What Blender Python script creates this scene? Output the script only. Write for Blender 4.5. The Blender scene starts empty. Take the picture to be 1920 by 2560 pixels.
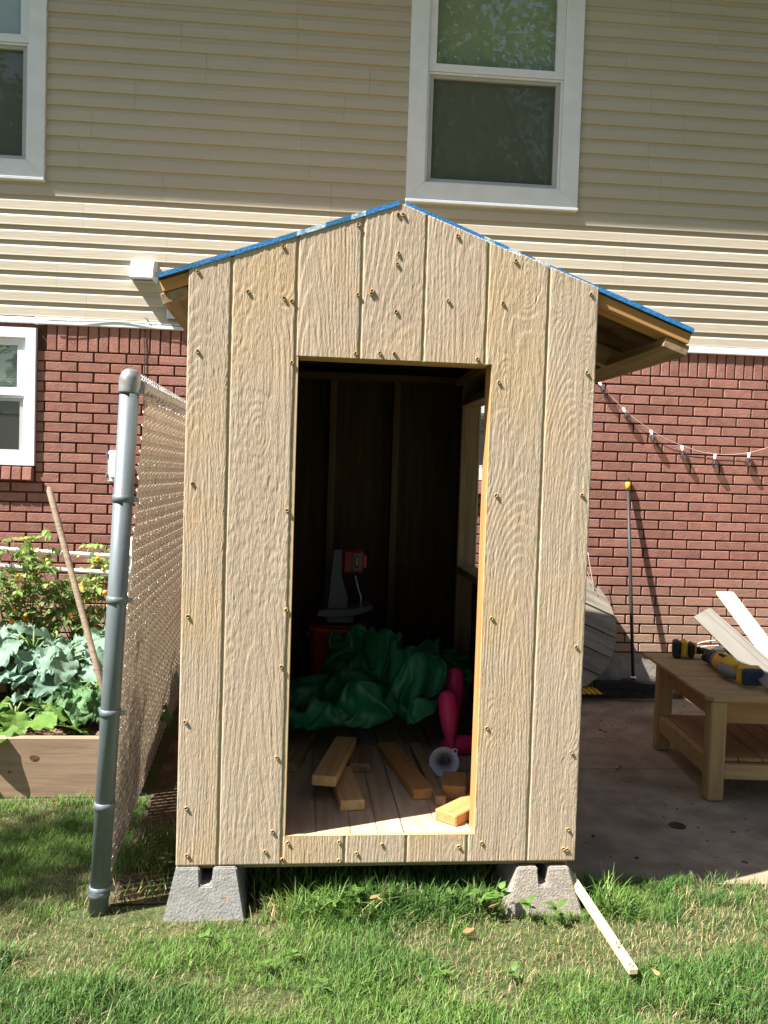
import bpy, bmesh, math, random
import numpy as np
from mathutils import Matrix, Vector, Euler
random.seed(7); RS = np.random.RandomState(11)
scene = bpy.context.scene
COL = scene.collection
R = math.radians

# ------------------------------------------------------------------ camera
Z0 = 0.16                                   # height of the shed siding's lower edge above the lawn
YAW, PITCH, ROLL = R(5.778), R(-2.39), R(1.842)
CAMLOC = Vector((.3577, -2.7266, 1.2663 + Z0))
fw = Vector((math.sin(YAW)*math.cos(PITCH), math.cos(YAW)*math.cos(PITCH), math.sin(PITCH)))
r0 = Vector((math.cos(YAW), -math.sin(YAW), 0)); u0 = r0.cross(fw)
rt = r0*math.cos(ROLL) + u0*math.sin(ROLL); up = -r0*math.sin(ROLL) + u0*math.cos(ROLL)
cd = bpy.data.cameras.new('camera'); cam = bpy.data.objects.new('camera', cd); COL.objects.link(cam)
m3 = Matrix((rt, up, -fw)).transposed(); cam.matrix_world = Matrix.Translation(CAMLOC) @ m3.to_4x4()
cd.sensor_fit = 'VERTICAL'; cd.sensor_height = 36; cd.lens = 36*2128/2560
cd.clip_start = .05; cd.clip_end = 2000
scene.camera = cam
# ------------------------------------------------------------------ light
SUN_EL, SUN_AZ = R(53.0), R(20.0)           # azimuth: angle between the light's heading and the shed front
sd = Vector((math.cos(SUN_AZ)*math.cos(SUN_EL), math.sin(SUN_AZ)*math.cos(SUN_EL), -math.sin(SUN_EL)))
w = bpy.data.worlds.new('World'); scene.world = w; w.use_nodes = True
nt = w.node_tree; bg = nt.nodes['Background']; sky = nt.nodes.new('ShaderNodeTexSky')
sky.sky_type = 'NISHITA'; sky.sun_disc = False; sky.sun_elevation = SUN_EL
sky.sun_rotation = math.atan2(-sd.x, -sd.y) % (2*math.pi); sky.air_density = 1.0; sky.dust_density = 1.5
nt.links.new(sky.outputs[0], bg.inputs[0]); bg.inputs[1].default_value = 0.05
sl = bpy.data.lights.new('sun', 'SUN'); sl.energy = 5.0; sl.angle = R(.53); sl.color = (1, .95, .87)
so = bpy.data.objects.new('sun', sl); COL.objects.link(so); so.rotation_euler = sd.to_track_quat('-Z', 'Y').to_euler()
so.location = (-6, -3, 9)
vs = scene.view_settings; vs.view_transform = 'Standard'; vs.look = 'None'; vs.gamma = 1; vs.use_curve_mapping = False
vs.exposure = 1.7
scene.render.engine = 'CYCLES'
scene.cycles.max_bounces = 8; scene.cycles.transparent_max_bounces = 12

# ------------------------------------------------------------------ helpers
MW = {}
def link(o, parent=None, M=None, label=None, cat=None, group=None, kind=None):
    M = M or Matrix.Identity(4); COL.objects.link(o); MW[o.name] = M
    if parent is not None:
        o.parent = parent; o.matrix_parent_inverse = MW[parent.name].inverted()
    o.matrix_basis = M
    if label: o['label'] = label
    if cat: o['category'] = cat
    if group: o['group'] = group
    if kind: o['kind'] = kind
    return o
def thing(name, loc, label, cat, group=None, M=None):
    return link(bpy.data.objects.new(name, None), None, M or Matrix.Translation(loc), label, cat, group)
def mesh(name, v, f, mat=None, smooth=False):
    me = bpy.data.meshes.new(name); me.from_pydata([tuple(p) for p in v], [], [tuple(q) for q in f]); me.update()
    if mat: me.materials.append(mat)
    if smooth: me.shade_smooth()
    return me
def npmesh(name, v, tris_or_quads, mat=None, smooth=False, col=None):
    v = np.asarray(v, np.float32); q = np.asarray(tris_or_quads, np.int32); k = q.shape[1]
    me = bpy.data.meshes.new(name); me.vertices.add(len(v)); me.vertices.foreach_set('co', v.ravel())
    me.loops.add(q.size); me.loops.foreach_set('vertex_index', q.ravel())
    me.polygons.add(len(q)); me.polygons.foreach_set('loop_start', np.arange(0, q.size, k, dtype=np.int32))
    me.polygons.foreach_set('loop_total', np.full(len(q), k, np.int32))
    if col is not None:
        a = me.color_attributes.new('tint', 'FLOAT_COLOR', 'POINT'); c = np.ones((len(v), 4), np.float32); c[:, :3] = col
        a.data.foreach_set('color', c.ravel())
    me.update(calc_edges=True); me.validate()
    if mat: me.materials.append(mat)
    if smooth: me.shade_smooth()
    return me
def ob(name, me, parent=None, M=None, **k):
    return link(bpy.data.objects.new(name, me), parent, M, **k)
class MB:                                   # collects verts and faces
    def __init__(s): s.v = []; s.f = []
    def add(s, v, f, M=None):
        n = len(s.v); s.v += [tuple(M @ Vector(p)) if M else tuple(p) for p in v]; s.f += [tuple(i+n for i in q) for q in f]; return s
    def mesh(s, name, mat, smooth=False): return mesh(name, s.v, s.f, mat, smooth)
def cbox(x0, x1, y0, y1, z0, z1, b=.002):   # box with chamfered edges
    b = min(b, .45*(x1-x0), .45*(y1-y0), .45*(z1-z0))
    X = (x0, x1); Y = (y0, y1); Z = (z0, z1); v = []; idx = {}
    for i in (0, 1):
        for j in (0, 1):
            for k in (0, 1):
                sx, sy, sz = (1-2*i)*b, (1-2*j)*b, (1-2*k)*b
                idx[i, j, k] = len(v); v += [(X[i], Y[j]+sy, Z[k]+sz), (X[i]+sx, Y[j], Z[k]+sz), (X[i]+sx, Y[j]+sy, Z[k])]
    f = []
    for a in (0, 1):
        q = [idx[a, j, k] for j, k in ((0, 0), (1, 0), (1, 1), (0, 1))]; f.append(q if a else q[::-1])
        q = [idx[i, a, k]+1 for i, k in ((0, 0), (0, 1), (1, 1), (1, 0))]; f.append(q if a else q[::-1])
        q = [idx[i, j, a]+2 for i, j in ((0, 0), (1, 0), (1, 1), (0, 1))]; f.append(q if a else q[::-1])
    for i in (0, 1):
        for j in (0, 1):
            s = (i+j) % 2
            q = [idx[i, j, 0], idx[i, j, 1], idx[i, j, 1]+1, idx[i, j, 0]+1]; f.append(q if s else q[::-1])
            q = [idx[i, 0, j], idx[i, 1, j], idx[i, 1, j]+2, idx[i, 0, j]+2]; f.append(q[::-1] if s else q)
            q = [idx[0, i, j]+1, idx[1, i, j]+1, idx[1, i, j]+2, idx[0, i, j]+2]; f.append(q if s else q[::-1])
            for k in (0, 1):
                t = [idx[i, j, k], idx[i, j, k]+1, idx[i, j, k]+2]; f.append(t)
    return v, f
def fixn(me):
    bm = bmesh.new(); bm.from_mesh(me); bmesh.ops.recalc_face_normals(bm, faces=bm.faces); bm.to_mesh(me); bm.free(); return me
def boxm(name, dims, mat, b=.002): return fixn(mesh(name, *cbox(*dims, b=b), mat))
def box(name, dims, mat, parent=None, M=None, b=.002, **k): return ob(name, boxm(name, dims, mat, b), parent, M, **k)
def frame(p0, p1, upv=(0, 0, 1)):            # matrix with local X from p0 to p1
    p0 = Vector(p0); x = (Vector(p1)-p0); L = x.length; x.normalize(); y = Vector(upv).cross(x); y.normalize(); z = x.cross(y)
    return Matrix.Translation(p0) @ Matrix((x, y, z)).transposed().to_4x4(), L
def lumber(name, p0, p1, wd, th, mat, parent=None, upv=(0, 0, 1), b=.003, **k):
    M, L = frame(p0, p1, upv); return box(name, (0, L, -wd/2, wd/2, -th/2, th/2), mat, parent, M, b, **k)
def tube(pts, rad, n=8, caps=True, closed=False):
    pts = [Vector(p) for p in pts]; rr = rad if hasattr(rad, '__len__') else [rad]*len(pts); v = []; f = []; side = None
    for i, p in enumerate(pts):
        t = (pts[min(i+1, len(pts)-1)]-pts[max(i-1, 0)]).normalized()
        if side is None: side = t.orthogonal().normalized()
        side = (side - t*side.dot(t)).normalized(); o = t.cross(side)
        for k in range(n):
            a = 2*math.pi*k/n; v.append(p + (side*math.cos(a)+o*math.sin(a))*rr[i])
    for i in range(len(pts)-1):
        for k in range(n): f.append((i*n+k, i*n+(k+1) % n, (i+1)*n+(k+1) % n, (i+1)*n+k))
    if caps: f.append(tuple(range(n))[::-1]); f.append(tuple(range((len(pts)-1)*n, len(pts)*n)))
    return v, f
def lathe(prof, n=24, M=None):               # prof: (radius, z)
    v = []; f = []
    for r_, z in prof:
        for k in range(n): a = 2*math.pi*k/n; v.append((r_*math.cos(a), r_*math.sin(a), z))
    for i in range(len(prof)-1):
        for k in range(n): f.append((i*n+k, i*n+(k+1) % n, (i+1)*n+(k+1) % n, (i+1)*n+k))
    if M: v = [tuple(M @ Vector(p)) for p in v]
    return v, f
def prism(poly, d0, d1, axis='y'):           # polygon in (x,z) extruded along y
    n = len(poly); v = [(x, d0, z) for x, z in poly] + [(x, d1, z) for x, z in poly]
    f = [tuple(range(n)), tuple(range(2*n-1, n-1, -1))] + [(i, i+n, (i+1) % n+n, (i+1) % n) for i in range(n)]
    return v, f
def T(x, y, z): return Matrix.Translation((x, y, z))
def Rz(a): return Matrix.Rotation(a, 4, 'Z')
def Rx(a): return Matrix.Rotation(a, 4, 'X')
def Ry(a): return Matrix.Rotation(a, 4, 'Y')
_G = np.random.RandomState(5).rand(256, 256)
def vnoise(x, y):                            # smooth value noise in [-1,1]
    xi = np.floor(x).astype(int); yi = np.floor(y).astype(int); fx = x-xi; fy = y-yi
    fx = fx*fx*(3-2*fx); fy = fy*fy*(3-2*fy); g = lambda a, b: _G[a % 256, b % 256]
    return 2*((g(xi, yi)*(1-fx)+g(xi+1, yi)*fx)*(1-fy)+(g(xi, yi+1)*(1-fx)+g(xi+1, yi+1)*fx)*fy)-1
def fbm(x, y, o=4):
    s = 0; a = 1; t = 0
    for i in range(o): s = s+a*vnoise(x*2**i+17*i, y*2**i+31*i); t += a; a *= .5
    return s/t

# ------------------------------------------------------------------ materials
def mat(name, c1, c2=None, scale=6., stretch=(1, 1, 1), rough=.75, bump=0., bscale=60., bstretch=None, rnd=.0, detail=6, spec=.3,
        metal=0., lo=.35, hi=.65, c3=None, c3scale=1.5, c3lo=.5, c3hi=.7, world=False, transl=0., distort=0.):
    m = bpy.data.materials.new(name); m.use_nodes = True; t = m.node_tree; N = t.nodes; L = t.links
    b = N['Principled BSDF']; b.inputs['Roughness'].default_value = rough; b.inputs['Metallic'].default_value = metal
    b.inputs['Specular IOR Level'].default_value = spec
    tc = N.new('ShaderNodeTexCoord'); oi = N.new('ShaderNodeObjectInfo')
    if world: geo = N.new('ShaderNodeNewGeometry'); vec = geo.outputs['Position']
    else:
        ml = N.new('ShaderNodeMath'); ml.operation = 'MULTIPLY'; ml.inputs[1].default_value = 37.7; L.new(oi.outputs['Random'], ml.inputs[0])
        ad = N.new('ShaderNodeVectorMath'); ad.operation = 'ADD'; L.new(tc.outputs['Object'], ad.inputs[0]); L.new(ml.outputs[0], ad.inputs[1]); vec = ad.outputs[0]
    def noise(sc, st, dt, di=0.):
        mp = N.new('ShaderNodeMapping'); mp.inputs['Scale'].default_value = st; L.new(vec, mp.inputs[0])
        n = N.new('ShaderNodeTexNoise'); n.inputs['Scale'].default_value = sc; n.inputs['Detail'].default_value = dt
        n.inputs['Distortion'].default_value = di; L.new(mp.outputs[0], n.inputs['Vector']); return n.outputs['Fac']
    def ramp(fac, lo, hi):
        r_ = N.new('ShaderNodeMapRange'); r_.inputs[1].default_value = lo; r_.inputs[2].default_value = hi; L.new(fac, r_.inputs[0]); return r_.outputs[0]
    def mix(fac, a, b_):
        x = N.new('ShaderNodeMix'); x.data_type = 'RGBA'; L.new(fac, x.inputs[0])
        for s, val in ((6, a), (7, b_)):
            if isinstance(val, tuple): x.inputs[s].default_value = (*val, 1)
            else: L.new(val, x.inputs[s])
        return x.outputs[2]
    cur = c1
    if c2: cur = mix(ramp(noise(scale, stretch, detail, distort), lo, hi), c1, c2)
    if c3: cur = mix(ramp(noise(c3scale, (1, 1, 1), 4), c3lo, c3hi), cur, c3)
    if rnd:
        hs = N.new('ShaderNodeHueSaturation'); mr = N.new('ShaderNodeMapRange'); mr.inputs[3].default_value = 1-rnd; mr.inputs[4].default_value = 1+rnd
        L.new(oi.outputs['Random'], mr.inputs[0]); L.new(mr.outputs[0], hs.inputs['Value'])
        if isinstance(cur, tuple): hs.inputs['Color'].default_value = (*cur, 1)
        else: L.new(cur, hs.inputs['Color'])
        cur = hs.outputs[0]
    if isinstance(cur, tuple): b.inputs['Base Color'].default_value = (*cur, 1)
    else: L.new(cur, b.inputs['Base Color'])
    if bump:
        bp = N.new('ShaderNodeBump'); bp.inputs['Strength'].default_value = 1; bp.inputs['Distance'].default_value = bump
        L.new(noise(bscale, bstretch or stretch, 5), bp.inputs['Height']); L.new(bp.outputs[0], b.inputs['Normal'])
    if transl:
        tr = N.new('ShaderNodeBsdfTranslucent'); ms = N.new('ShaderNodeMixShader'); ms.inputs[0].default_value = transl
        if isinstance(cur, tuple): tr.inputs[0].default_value = (*cur, 1)
        else: L.new(cur, tr.inputs[0])
        L.new(b.outputs[0], ms.inputs[1]); L.new(tr.outputs[0], ms.inputs[2]); L.new(ms.outputs[0], N['Material Output'].inputs[0])
    m['_c'] = 1
    return m
def tintmat(name, rough=.55, transl=.3, mul=(1, 1, 1), spec=.3, bump=0, bscale=60):
    m = bpy.data.materials.new(name); m.use_nodes = True; t = m.node_tree; N = t.nodes; L = t.links; b = N['Principled BSDF']
    a = N.new('ShaderNodeAttribute'); a.attribute_name = 'tint'; b.inputs['Roughness'].default_value = rough; b.inputs['Specular IOR Level'].default_value = spec
    L.new(a.outputs[0], b.inputs['Base Color'])
    tr = N.new('ShaderNodeBsdfTranslucent'); ms = N.new('ShaderNodeMixShader'); ms.inputs[0].default_value = transl
    L.new(a.outputs[0], tr.inputs[0]); L.new(b.outputs[0], ms.inputs[1]); L.new(tr.outputs[0], ms.inputs[2]); L.new(ms.outputs[0], N['Material Output'].inputs[0])
    return m
M_SIDE = mat('tan_paint_grain_shade', (.505, .402, .305), (.43, .335, .25), 75, (1, 1, .05), .8, .0024, 420, (1, 1, .13), c3=(.51, .37, .215), c3scale=2.4, c3lo=.5, c3hi=.8, spec=.15)  # fine dark streaks put the grain's shading into the even tan paint
M_GROOVE = mat('groove_paint', (.43, .35, .235), rough=.85)
M_WOOD = mat('raw_pine', (.60, .41, .215), (.47, .29, .13), 7, (.35, 6, 6), .7, .0006, 40, (.3, 6, 6), rnd=.13, distort=.6, spec=.2)
M_WOODW = mat('warm_pine', (.50, .27, .11), (.40, .20, .07), 6, (.35, 6, 6), .7, .0006, 40, (.3, 6, 6), rnd=.1, distort=.6, spec=.2)
M_WOODD = mat('weathered_pine', (.33, .235, .14), (.22, .145, .08), 7, (.35, 6, 6), .8, .0006, 40, (.3, 6, 6), rnd=.2, distort=.6, spec=.15)
M_WOODS = mat('shade_darkened_pine', (.13, .09, .05), (.09, .06, .033), 7, (.35, 6, 6), .85, rnd=.15, spec=.1)  # pine darkened so the back framing carries the interior shade in its colour
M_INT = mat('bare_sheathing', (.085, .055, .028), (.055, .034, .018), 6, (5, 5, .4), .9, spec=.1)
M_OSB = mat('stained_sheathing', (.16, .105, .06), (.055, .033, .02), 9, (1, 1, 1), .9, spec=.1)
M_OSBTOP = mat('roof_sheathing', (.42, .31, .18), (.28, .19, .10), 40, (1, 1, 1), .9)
M_BLUE = mat('blue_edge_paint', (.02, .15, .46), (.035, .22, .52), 90, (1, 1, 1), .65, .002, 160, c3=(.015, .13, .25), c3scale=7, c3lo=.5, c3hi=.7)
M_PALEB = mat('worn_edge_paint', (.62, .70, .72), (.10, .30, .50), 60, (1, 1, 1), .7, .002, 160)
M_FLOOR = mat('floor_planks', (.50, .40, .29), (.40, .30, .20), 7, (6, .5, 6), .75, .0005, 40, (6, .5, 6), rnd=.16, c3=(.30, .22, .14), c3scale=5, c3lo=.55, c3hi=.8)
M_SCREW = mat('rust_screw', (.10, .055, .03), rough=.5, metal=.4)
M_BURR = mat('wood_burr', (.44, .31, .15), (.30, .18, .07), 300, rough=.9)
M_WHITE = mat('white_vinyl', (.76, .79, .84), (.70, .73, .78), 8, rough=.45, rnd=.02, spec=.4)
M_ALU = mat('white_wrapped_metal', (.82, .83, .85), (.76, .78, .80), 5, rough=.4, bump=.004, bscale=9, spec=.5)
M_SIDING = mat('vinyl_lap', (.465, .415, .335), (.445, .395, .315), 5, (.5, 1, 4), .5, .0012, 55, (.13, 1, 1.6), rnd=.025, spec=.3)
M_MORTAR = mat('dark_mortar', (.105, .042, .030), (.07, .028, .02), 60, rough=.95, bump=.002, bscale=200)
M_CONC = mat('concrete', (.30, .27, .235), (.23, .205, .175), 60, rough=.9, bump=.004, bscale=150, c3=(.20, .175, .15), c3scale=9, c3lo=.5, c3hi=.75, spec=.15)
M_CONCG = mat('grey_painted_concrete', (.27, .265, .255), (.215, .21, .20), 30, rough=.8, bump=.003, bscale=130, spec=.2, c3=(.25, .22, .18), c3scale=7, c3lo=.55, c3hi=.8)
M_PATIO = mat('patio_concrete', (.36, .285, .205), (.26, .20, .145), 9, rough=.9, bump=.003, bscale=150, detail=12, c3=(.17, .125, .085), c3scale=2.2, c3lo=.53, c3hi=.72, spec=.2, world=True)
M_FOUND = mat('foundation_concrete', (.36, .33, .29), (.25, .22, .19), 12, rough=.95, bump=.003, bscale=60)
M_EARTH = mat('dry_earth', (.115, .08, .05), (.055, .038, .023), 22, rough=.95, bump=.02, bscale=45, c3=(.16, .12, .075), c3scale=6, world=True)
M_LAWN = mat('lawn_thatch', (.075, .085, .032), (.045, .06, .02), 30, rough=.95, bump=.01, bscale=80, c3=(.16, .135, .065), c3scale=4, c3lo=.58, c3hi=.8, world=True)
M_MULCH = mat('garden_mulch', (.19, .125, .08), (.07, .042, .026), 70, rough=.95, bump=.02, bscale=120, world=True)
M_GALV = mat('galvanized_post', (.155, .182, .195), (.125, .15, .165), 14, (6, 6, .6), .5, spec=.5, metal=.3, c3=(.19, .21, .215), c3scale=14, c3lo=.6, c3hi=.8)
M_GALVL = mat('bright_galvanized', (.36, .36, .35), (.27, .27, .265), 60, rough=.4, metal=.6)
M_WIRE = mat('chain_wire', (.55, .54, .52), rough=.4, metal=.2, spec=.5)
M_SLAT = mat('tan_privacy_slat', (.31, .235, .16), (.265, .195, .13), 8, rough=.6, transl=.27, rnd=.08)
M_BLACK = mat('black_plastic', (.018, .018, .02), rough=.5)
M_GREYP = mat('grey_plastic', (.14, .148, .165), rough=.5)
M_RED = mat('red_plastic', (.24, .014, .03), rough=.4)
M_ORANGE = mat('orange_plastic', (.62, .12, .03), (.55, .09, .025), 4, rough=.45)
M_YEL = mat('yellow_plastic', (.62, .36, .03), (.52, .29, .03), 20, rough=.5)
M_PINK = mat('hot_pink_plastic', (.88, .05, .22), (.84, .045, .20), 5, rough=.35, transl=.12)
M_FUNNEL = mat('white_translucent_plastic', (.72, .74, .86), rough=.35, transl=.25)
M_TARP = mat('green_tarp', (.024, .24, .11), (.018, .185, .082), 9, rough=.32, bump=.0006, bscale=500, transl=.18, spec=.5)
M_GREYW = mat('silvered_wood', (.30, .268, .222), (.17, .148, .12), 5, (.4, 7, 7), .85, .0012, 40, (.3, 8, 8), rnd=.12, distort=.5)
M_TABLE = mat('table_pine', (.40, .275, .135), (.31, .20, .09), 6, (.35, 6, 6), .7, .0005, 40, (.3, 6, 6), rnd=.09, distort=.7)
M_TABLED = mat('table_stained', (.33, .19, .09), (.24, .13, .06), 6, (.35, 6, 6), .7, .0005, 40, (.3, 6, 6), rnd=.09, distort=.7)
M_CREAM = mat('cream_primed_board', (.78, .68, .47), (.75, .64, .43), 6, (.4, 5, 5), .6)
M_TRIM = mat('grey_trim_board', (.17, .163, .145), (.145, .138, .125), 6, (.4, 5, 5), .55)
M_HANDLE = mat('weathered_ash_handle', (.26, .205, .15), (.18, .135, .095), 14, (.3, 7, 7), .8, .0008, 50, (.3, 8, 8))
M_BED = mat('cedar_bed_board', (.34, .24, .165), (.25, .17, .115), 4.5, (.5, 1, 7), .8, .0006, 40, (.3, 5, 9), distort=1.2)
M_KNOT = mat('wood_knot', (.20, .085, .035), (.10, .04, .02), 60, rough=.8)
M_PVC = mat('white_pvc', (.83, .83, .83), rough=.35)
M_STEM = mat('green_stem', (.14, .22, .06), rough=.6)
M_TOMG = mat('unripe_tomato', (.36, .46, .12), rough=.3); M_TOMO = mat('orange_tomato', (.75, .30, .025), rough=.3)
M_KALE = mat('kale_leaf', (.20, .31, .235), (.12, .215, .145), 9, rough=.5, bump=.004, bscale=45, transl=.25, rnd=.2, spec=.4)
M_CURLY = mat('curly_kale_leaf', (.14, .26, .11), (.08, .17, .075), 25, rough=.5, bump=.006, bscale=60, transl=.3, rnd=.25)
M_SQUASH = mat('squash_leaf', (.16, .28, .06), (.10, .20, .04), 14, rough=.6, bump=.004, bscale=50, transl=.35, rnd=.2)
M_WEED = mat('weed_leaf', (.13, .23, .05), (.09, .17, .035), 30, rough=.5, transl=.35, rnd=.2)
M_DEAD = mat('dead_leaf', (.42, .27, .12), (.30, .16, .07), 40, rough=.8, transl=.3, rnd=.2)
M_BARK = mat('bark', (.10, .075, .05), (.06, .045, .03), 12, (4, 4, .6), .9, .02, 20, (4, 4, .6))
M_GRASS = tintmat('grass_blade', .5, .35); M_LEAF = tintmat('leaf_blade', .5, .35)
M_CORD = mat('clear_cord', (.62, .52, .46), rough=.4); M_CABLE = mat('black_cable', (.03, .03, .03), rough=.5)
M_DARKROOM = mat('dark_room', (.02, .02, .022), rough=.9)
M_SCREENF = mat('screen_frame', (.42, .43, .43), rough=.5)
M_SOFFIT = mat('soffit', (.55, .54, .50), rough=.7)
M_ROOFH = mat('house_shingle', (.08, .07, .06), (.05, .045, .04), 30, rough=.95)
M_STAKE = mat('pale_stake', (.66, .56, .34), (.58, .47, .27), 9, (.3, 6, 6), .7, rnd=.05, distort=.4)
M_STICKER = mat('silver_sticker', (.48, .52, .55), (.28, .32, .36), 160, rough=.35)
M_INK = mat('black_ink', (.012, .012, .012), rough=.6)
def brickmat():
    m = mat('red_brick', (.325, .162, .13), (.265, .124, .098), 14, rough=.9, bump=.003, bscale=90, rnd=.15, spec=.12)
    t = m.node_tree; N = t.nodes; L = t.links; b = N['Principled BSDF']; src = b.inputs['Base Color'].links[0].from_socket
    geo = N.new('ShaderNodeNewGeometry'); sp = N.new('ShaderNodeSeparateXYZ'); L.new(geo.outputs['Position'], sp.inputs[0])
    nz = N.new('ShaderNodeTexNoise'); nz.inputs['Scale'].default_value = 3.5; L.new(geo.outputs['Position'], nz.inputs['Vector'])
    ma = N.new('ShaderNodeMath'); ma.operation = 'MULTIPLY_ADD'; ma.inputs[1].default_value = .35; L.new(nz.outputs['Fac'], ma.inputs[0]); L.new(sp.outputs['Z'], ma.inputs[2])
    mr = N.new('ShaderNodeMapRange'); mr.inputs[1].default_value = .98; mr.inputs[2].default_value = .42; mr.inputs[3].default_value = 0; mr.inputs[4].default_value = .9; L.new(ma.outputs[0], mr.inputs[0])
    mx = N.new('ShaderNodeMix'); mx.data_type = 'RGBA'; L.new(mr.outputs[0], mx.inputs[0]); L.new(src, mx.inputs[6]); mx.inputs[7].default_value = (.37, .265, .195, 1)
    sk = N.new('ShaderNodeTexNoise'); sk.inputs['Scale'].default_value = 150; L.new(geo.outputs['Position'], sk.inputs['Vector'])
    m2 = N.new('ShaderNodeMapRange'); m2.inputs[1].default_value = .66; m2.inputs[2].default_value = .72; L.new(sk.outputs['Fac'], m2.inputs[0])
    my = N.new('ShaderNodeMix'); my.data_type = 'RGBA'; L.new(m2.outputs[0], my.inputs[0]); L.new(mx.outputs[2], my.inputs[6]); my.inputs[7].default_value = (.09, .035, .028, 1)
    L.new(my.outputs[2], b.inputs['Base Color']); return m
M_BRICK = brickmat()
def glassmat(name, tint, fac=.0, rough=.0):
    m = bpy.data.materials.new(name); m.use_nodes = True; t = m.node_tree; N = t.nodes; L = t.links; N.remove(N['Principled BSDF'])
    g = N.new('ShaderNodeBsdfGlossy'); g.inputs['Roughness'].default_value = rough; tr = N.new('ShaderNodeBsdfTransparent'); tr.inputs[0].default_value = (*tint, 1)
    lw_ = N.new('ShaderNodeLayerWeight'); lw_.inputs[0].default_value = .5; pw_ = N.new('ShaderNodeMath'); pw_.operation = 'POWER'; pw_.inputs[1].default_value = 4; L.new(lw_.outputs['Facing'], pw_.inputs[0])
    ad = N.new('ShaderNodeMath'); ad.operation = 'MULTIPLY_ADD'; ad.inputs[1].default_value = .85; ad.inputs[2].default_value = .04+fac; L.new(pw_.outputs[0], ad.inputs[0]); mx = N.new('ShaderNodeMixShader'); L.new(ad.outputs[0], mx.inputs[0]); L.new(tr.outputs[0], mx.inputs[1]); L.new(g.outputs[0], mx.inputs[2])
    L.new(mx.outputs[0], N['Material Output'].inputs[0]); return m
M_GLASS = glassmat('window_glass', (.85, .9, .88), .05); M_BULB = glassmat('clear_bulb', (.72, .72, .70), .13)
def screenmat():
    m = bpy.data.materials.new('insect_screen'); m.use_nodes = True; t = m.node_tree; N = t.nodes; L = t.links
    b = N['Principled BSDF']; b.inputs['Base Color'].default_value = (.05, .05, .05, 1); tr = N.new('ShaderNodeBsdfTransparent')
    mx = N.new('ShaderNodeMixShader'); mx.inputs[0].default_value = .45; L.new(tr.outputs[0], mx.inputs[1]); L.new(b.outputs[0], mx.inputs[2]); L.new(mx.outputs[0], N['Material Output'].inputs[0]); return m
M_SCREEN = screenmat()
M_BLIND = mat('blind_slat', (.72, .75, .66), rough=.7)

# ------------------------------------------------------------------ ground
def sheet(name, pts, z, mat_, kind='structure', **k):
    return ob(name, mesh(name, [(x, y, z) for x, y in pts], [tuple(range(len(pts)))], mat_), kind=kind, **k)
sheet('ground', [(-400, -400), (400, -400), (400, 400), (-400, 400)], -.15, M_LAWN)
sheet('lawn', [(-40, -40), (40, -40), (40, -.3), (6.0, .06), (3.2, .11), (1.345, .15), (1.345, 3.06), (-40, 3.3)], 0.0, M_LAWN)
sheet('dirt_strip', [(-.22, .06), (1.33, .10), (1.343, 3.04), (-.30, 3.09)], .005, M_EARTH)
db = boxm('dirt_bed', (1.346, 6.0, 2.885, 3.03, -.12, .004), M_EARTH, .012); ob('dirt_bed', db, None, Rz(R(-.6)), kind='structure')
pat = thing('patio', (1.4, .1, 0), None, None); pat['kind'] = 'structure'
PZ = -.04
def slabpart(poly, z1):
    v = [(x, y, z1-.10) for x, y in poly]+[(x, y, z1-.006) for x, y in poly]
    cx = sum(p[0] for p in poly)/len(poly); cy = sum(p[1] for p in poly)/len(poly); n = len(poly)
    v += [(x+(.006 if x < cx else -.006), y+(.006 if y < cy else -.006), z1) for x, y in poly]
    f = [tuple(range(2*n, 3*n))]+[(i, (i+1) % n, (i+1) % n+n, i+n) for i in range(n)]+[(i+n, (i+1) % n+n, (i+1) % n+2*n, i+2*n) for i in range(n)]
    ob('slab', fixn(mesh('slab', v, f, M_PATIO)), pat)
slabpart([(1.348, .13), (3.2, .07), (3.2, 1.457), (1.348, 1.457)], PZ)
slabpart([(1.348, 1.463), (3.2, 1.463), (3.2, 2.86), (1.348, 2.88)], PZ-.001)
slabpart([(3.206, .07), (6.0, -.05), (6.0, 1.457), (3.206, 1.457)], PZ)
slabpart([(3.206, 1.463), (6.0, 1.463), (6.0, 2.80), (3.206, 2.86)], PZ-.002)
v, f = lathe([(.036, 0), (.036, .004), (.030, .006), (.026, .002), (.012, .002), (0.002, .004)], 20)
ob('drain_cap', mesh('drain_cap', v, f, M_EARTH, True), pat, T(2.024, .739, PZ))

# ------------------------------------------------------------------ house
HY = R(-1.4187); YH = 3.0823
MH = T(0, YH, Z0) @ Rz(HY)
house = thing('brick_house', (0, YH, 0), 'two-storey house wall with red brick below and beige lap siding above', 'house', M=T(0, YH, 0) @ Rz(HY))
def hp(u, n, z): return MH @ Vector((u, -n, z))
U0, U1 = -3.2, 5.2
BC, BL, ZS = .0667, .2100, 2.0218           # brick course, brick pitch, underside of the soldier course
def holed(name, u0, u1, z0, z1, holes, y0, y1, m_):
    us = sorted({u0, u1, *[h[0] for h in holes], *[h[1] for h in holes]}); zs = sorted({z0, z1, *[max(z0, h[2]) for h in holes], *[min(z1, h[3]) for h in holes]}); q = MB()
    for a, b_ in zip(us[:-1], us[1:]):
        for c, d in zip(zs[:-1], zs[1:]):
            if not any(h[0] <= (a+b_)/2 <= h[1] and h[2] <= (c+d)/2 <= h[3] for h in holes):
                q.add([(a, y0, c), (b_, y0, c), (b_, y0, d), (a, y0, d), (a, y1, c), (b_, y1, c), (b_, y1, d), (a, y1, d)],
                      [(0, 1, 2, 3), (7, 6, 5, 4), (0, 4, 5, 1), (1, 5, 6, 2), (2, 6, 7, 3), (3, 7, 4, 0)])
    ob(name, q.mesh(name, m_), house, MH)
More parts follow.
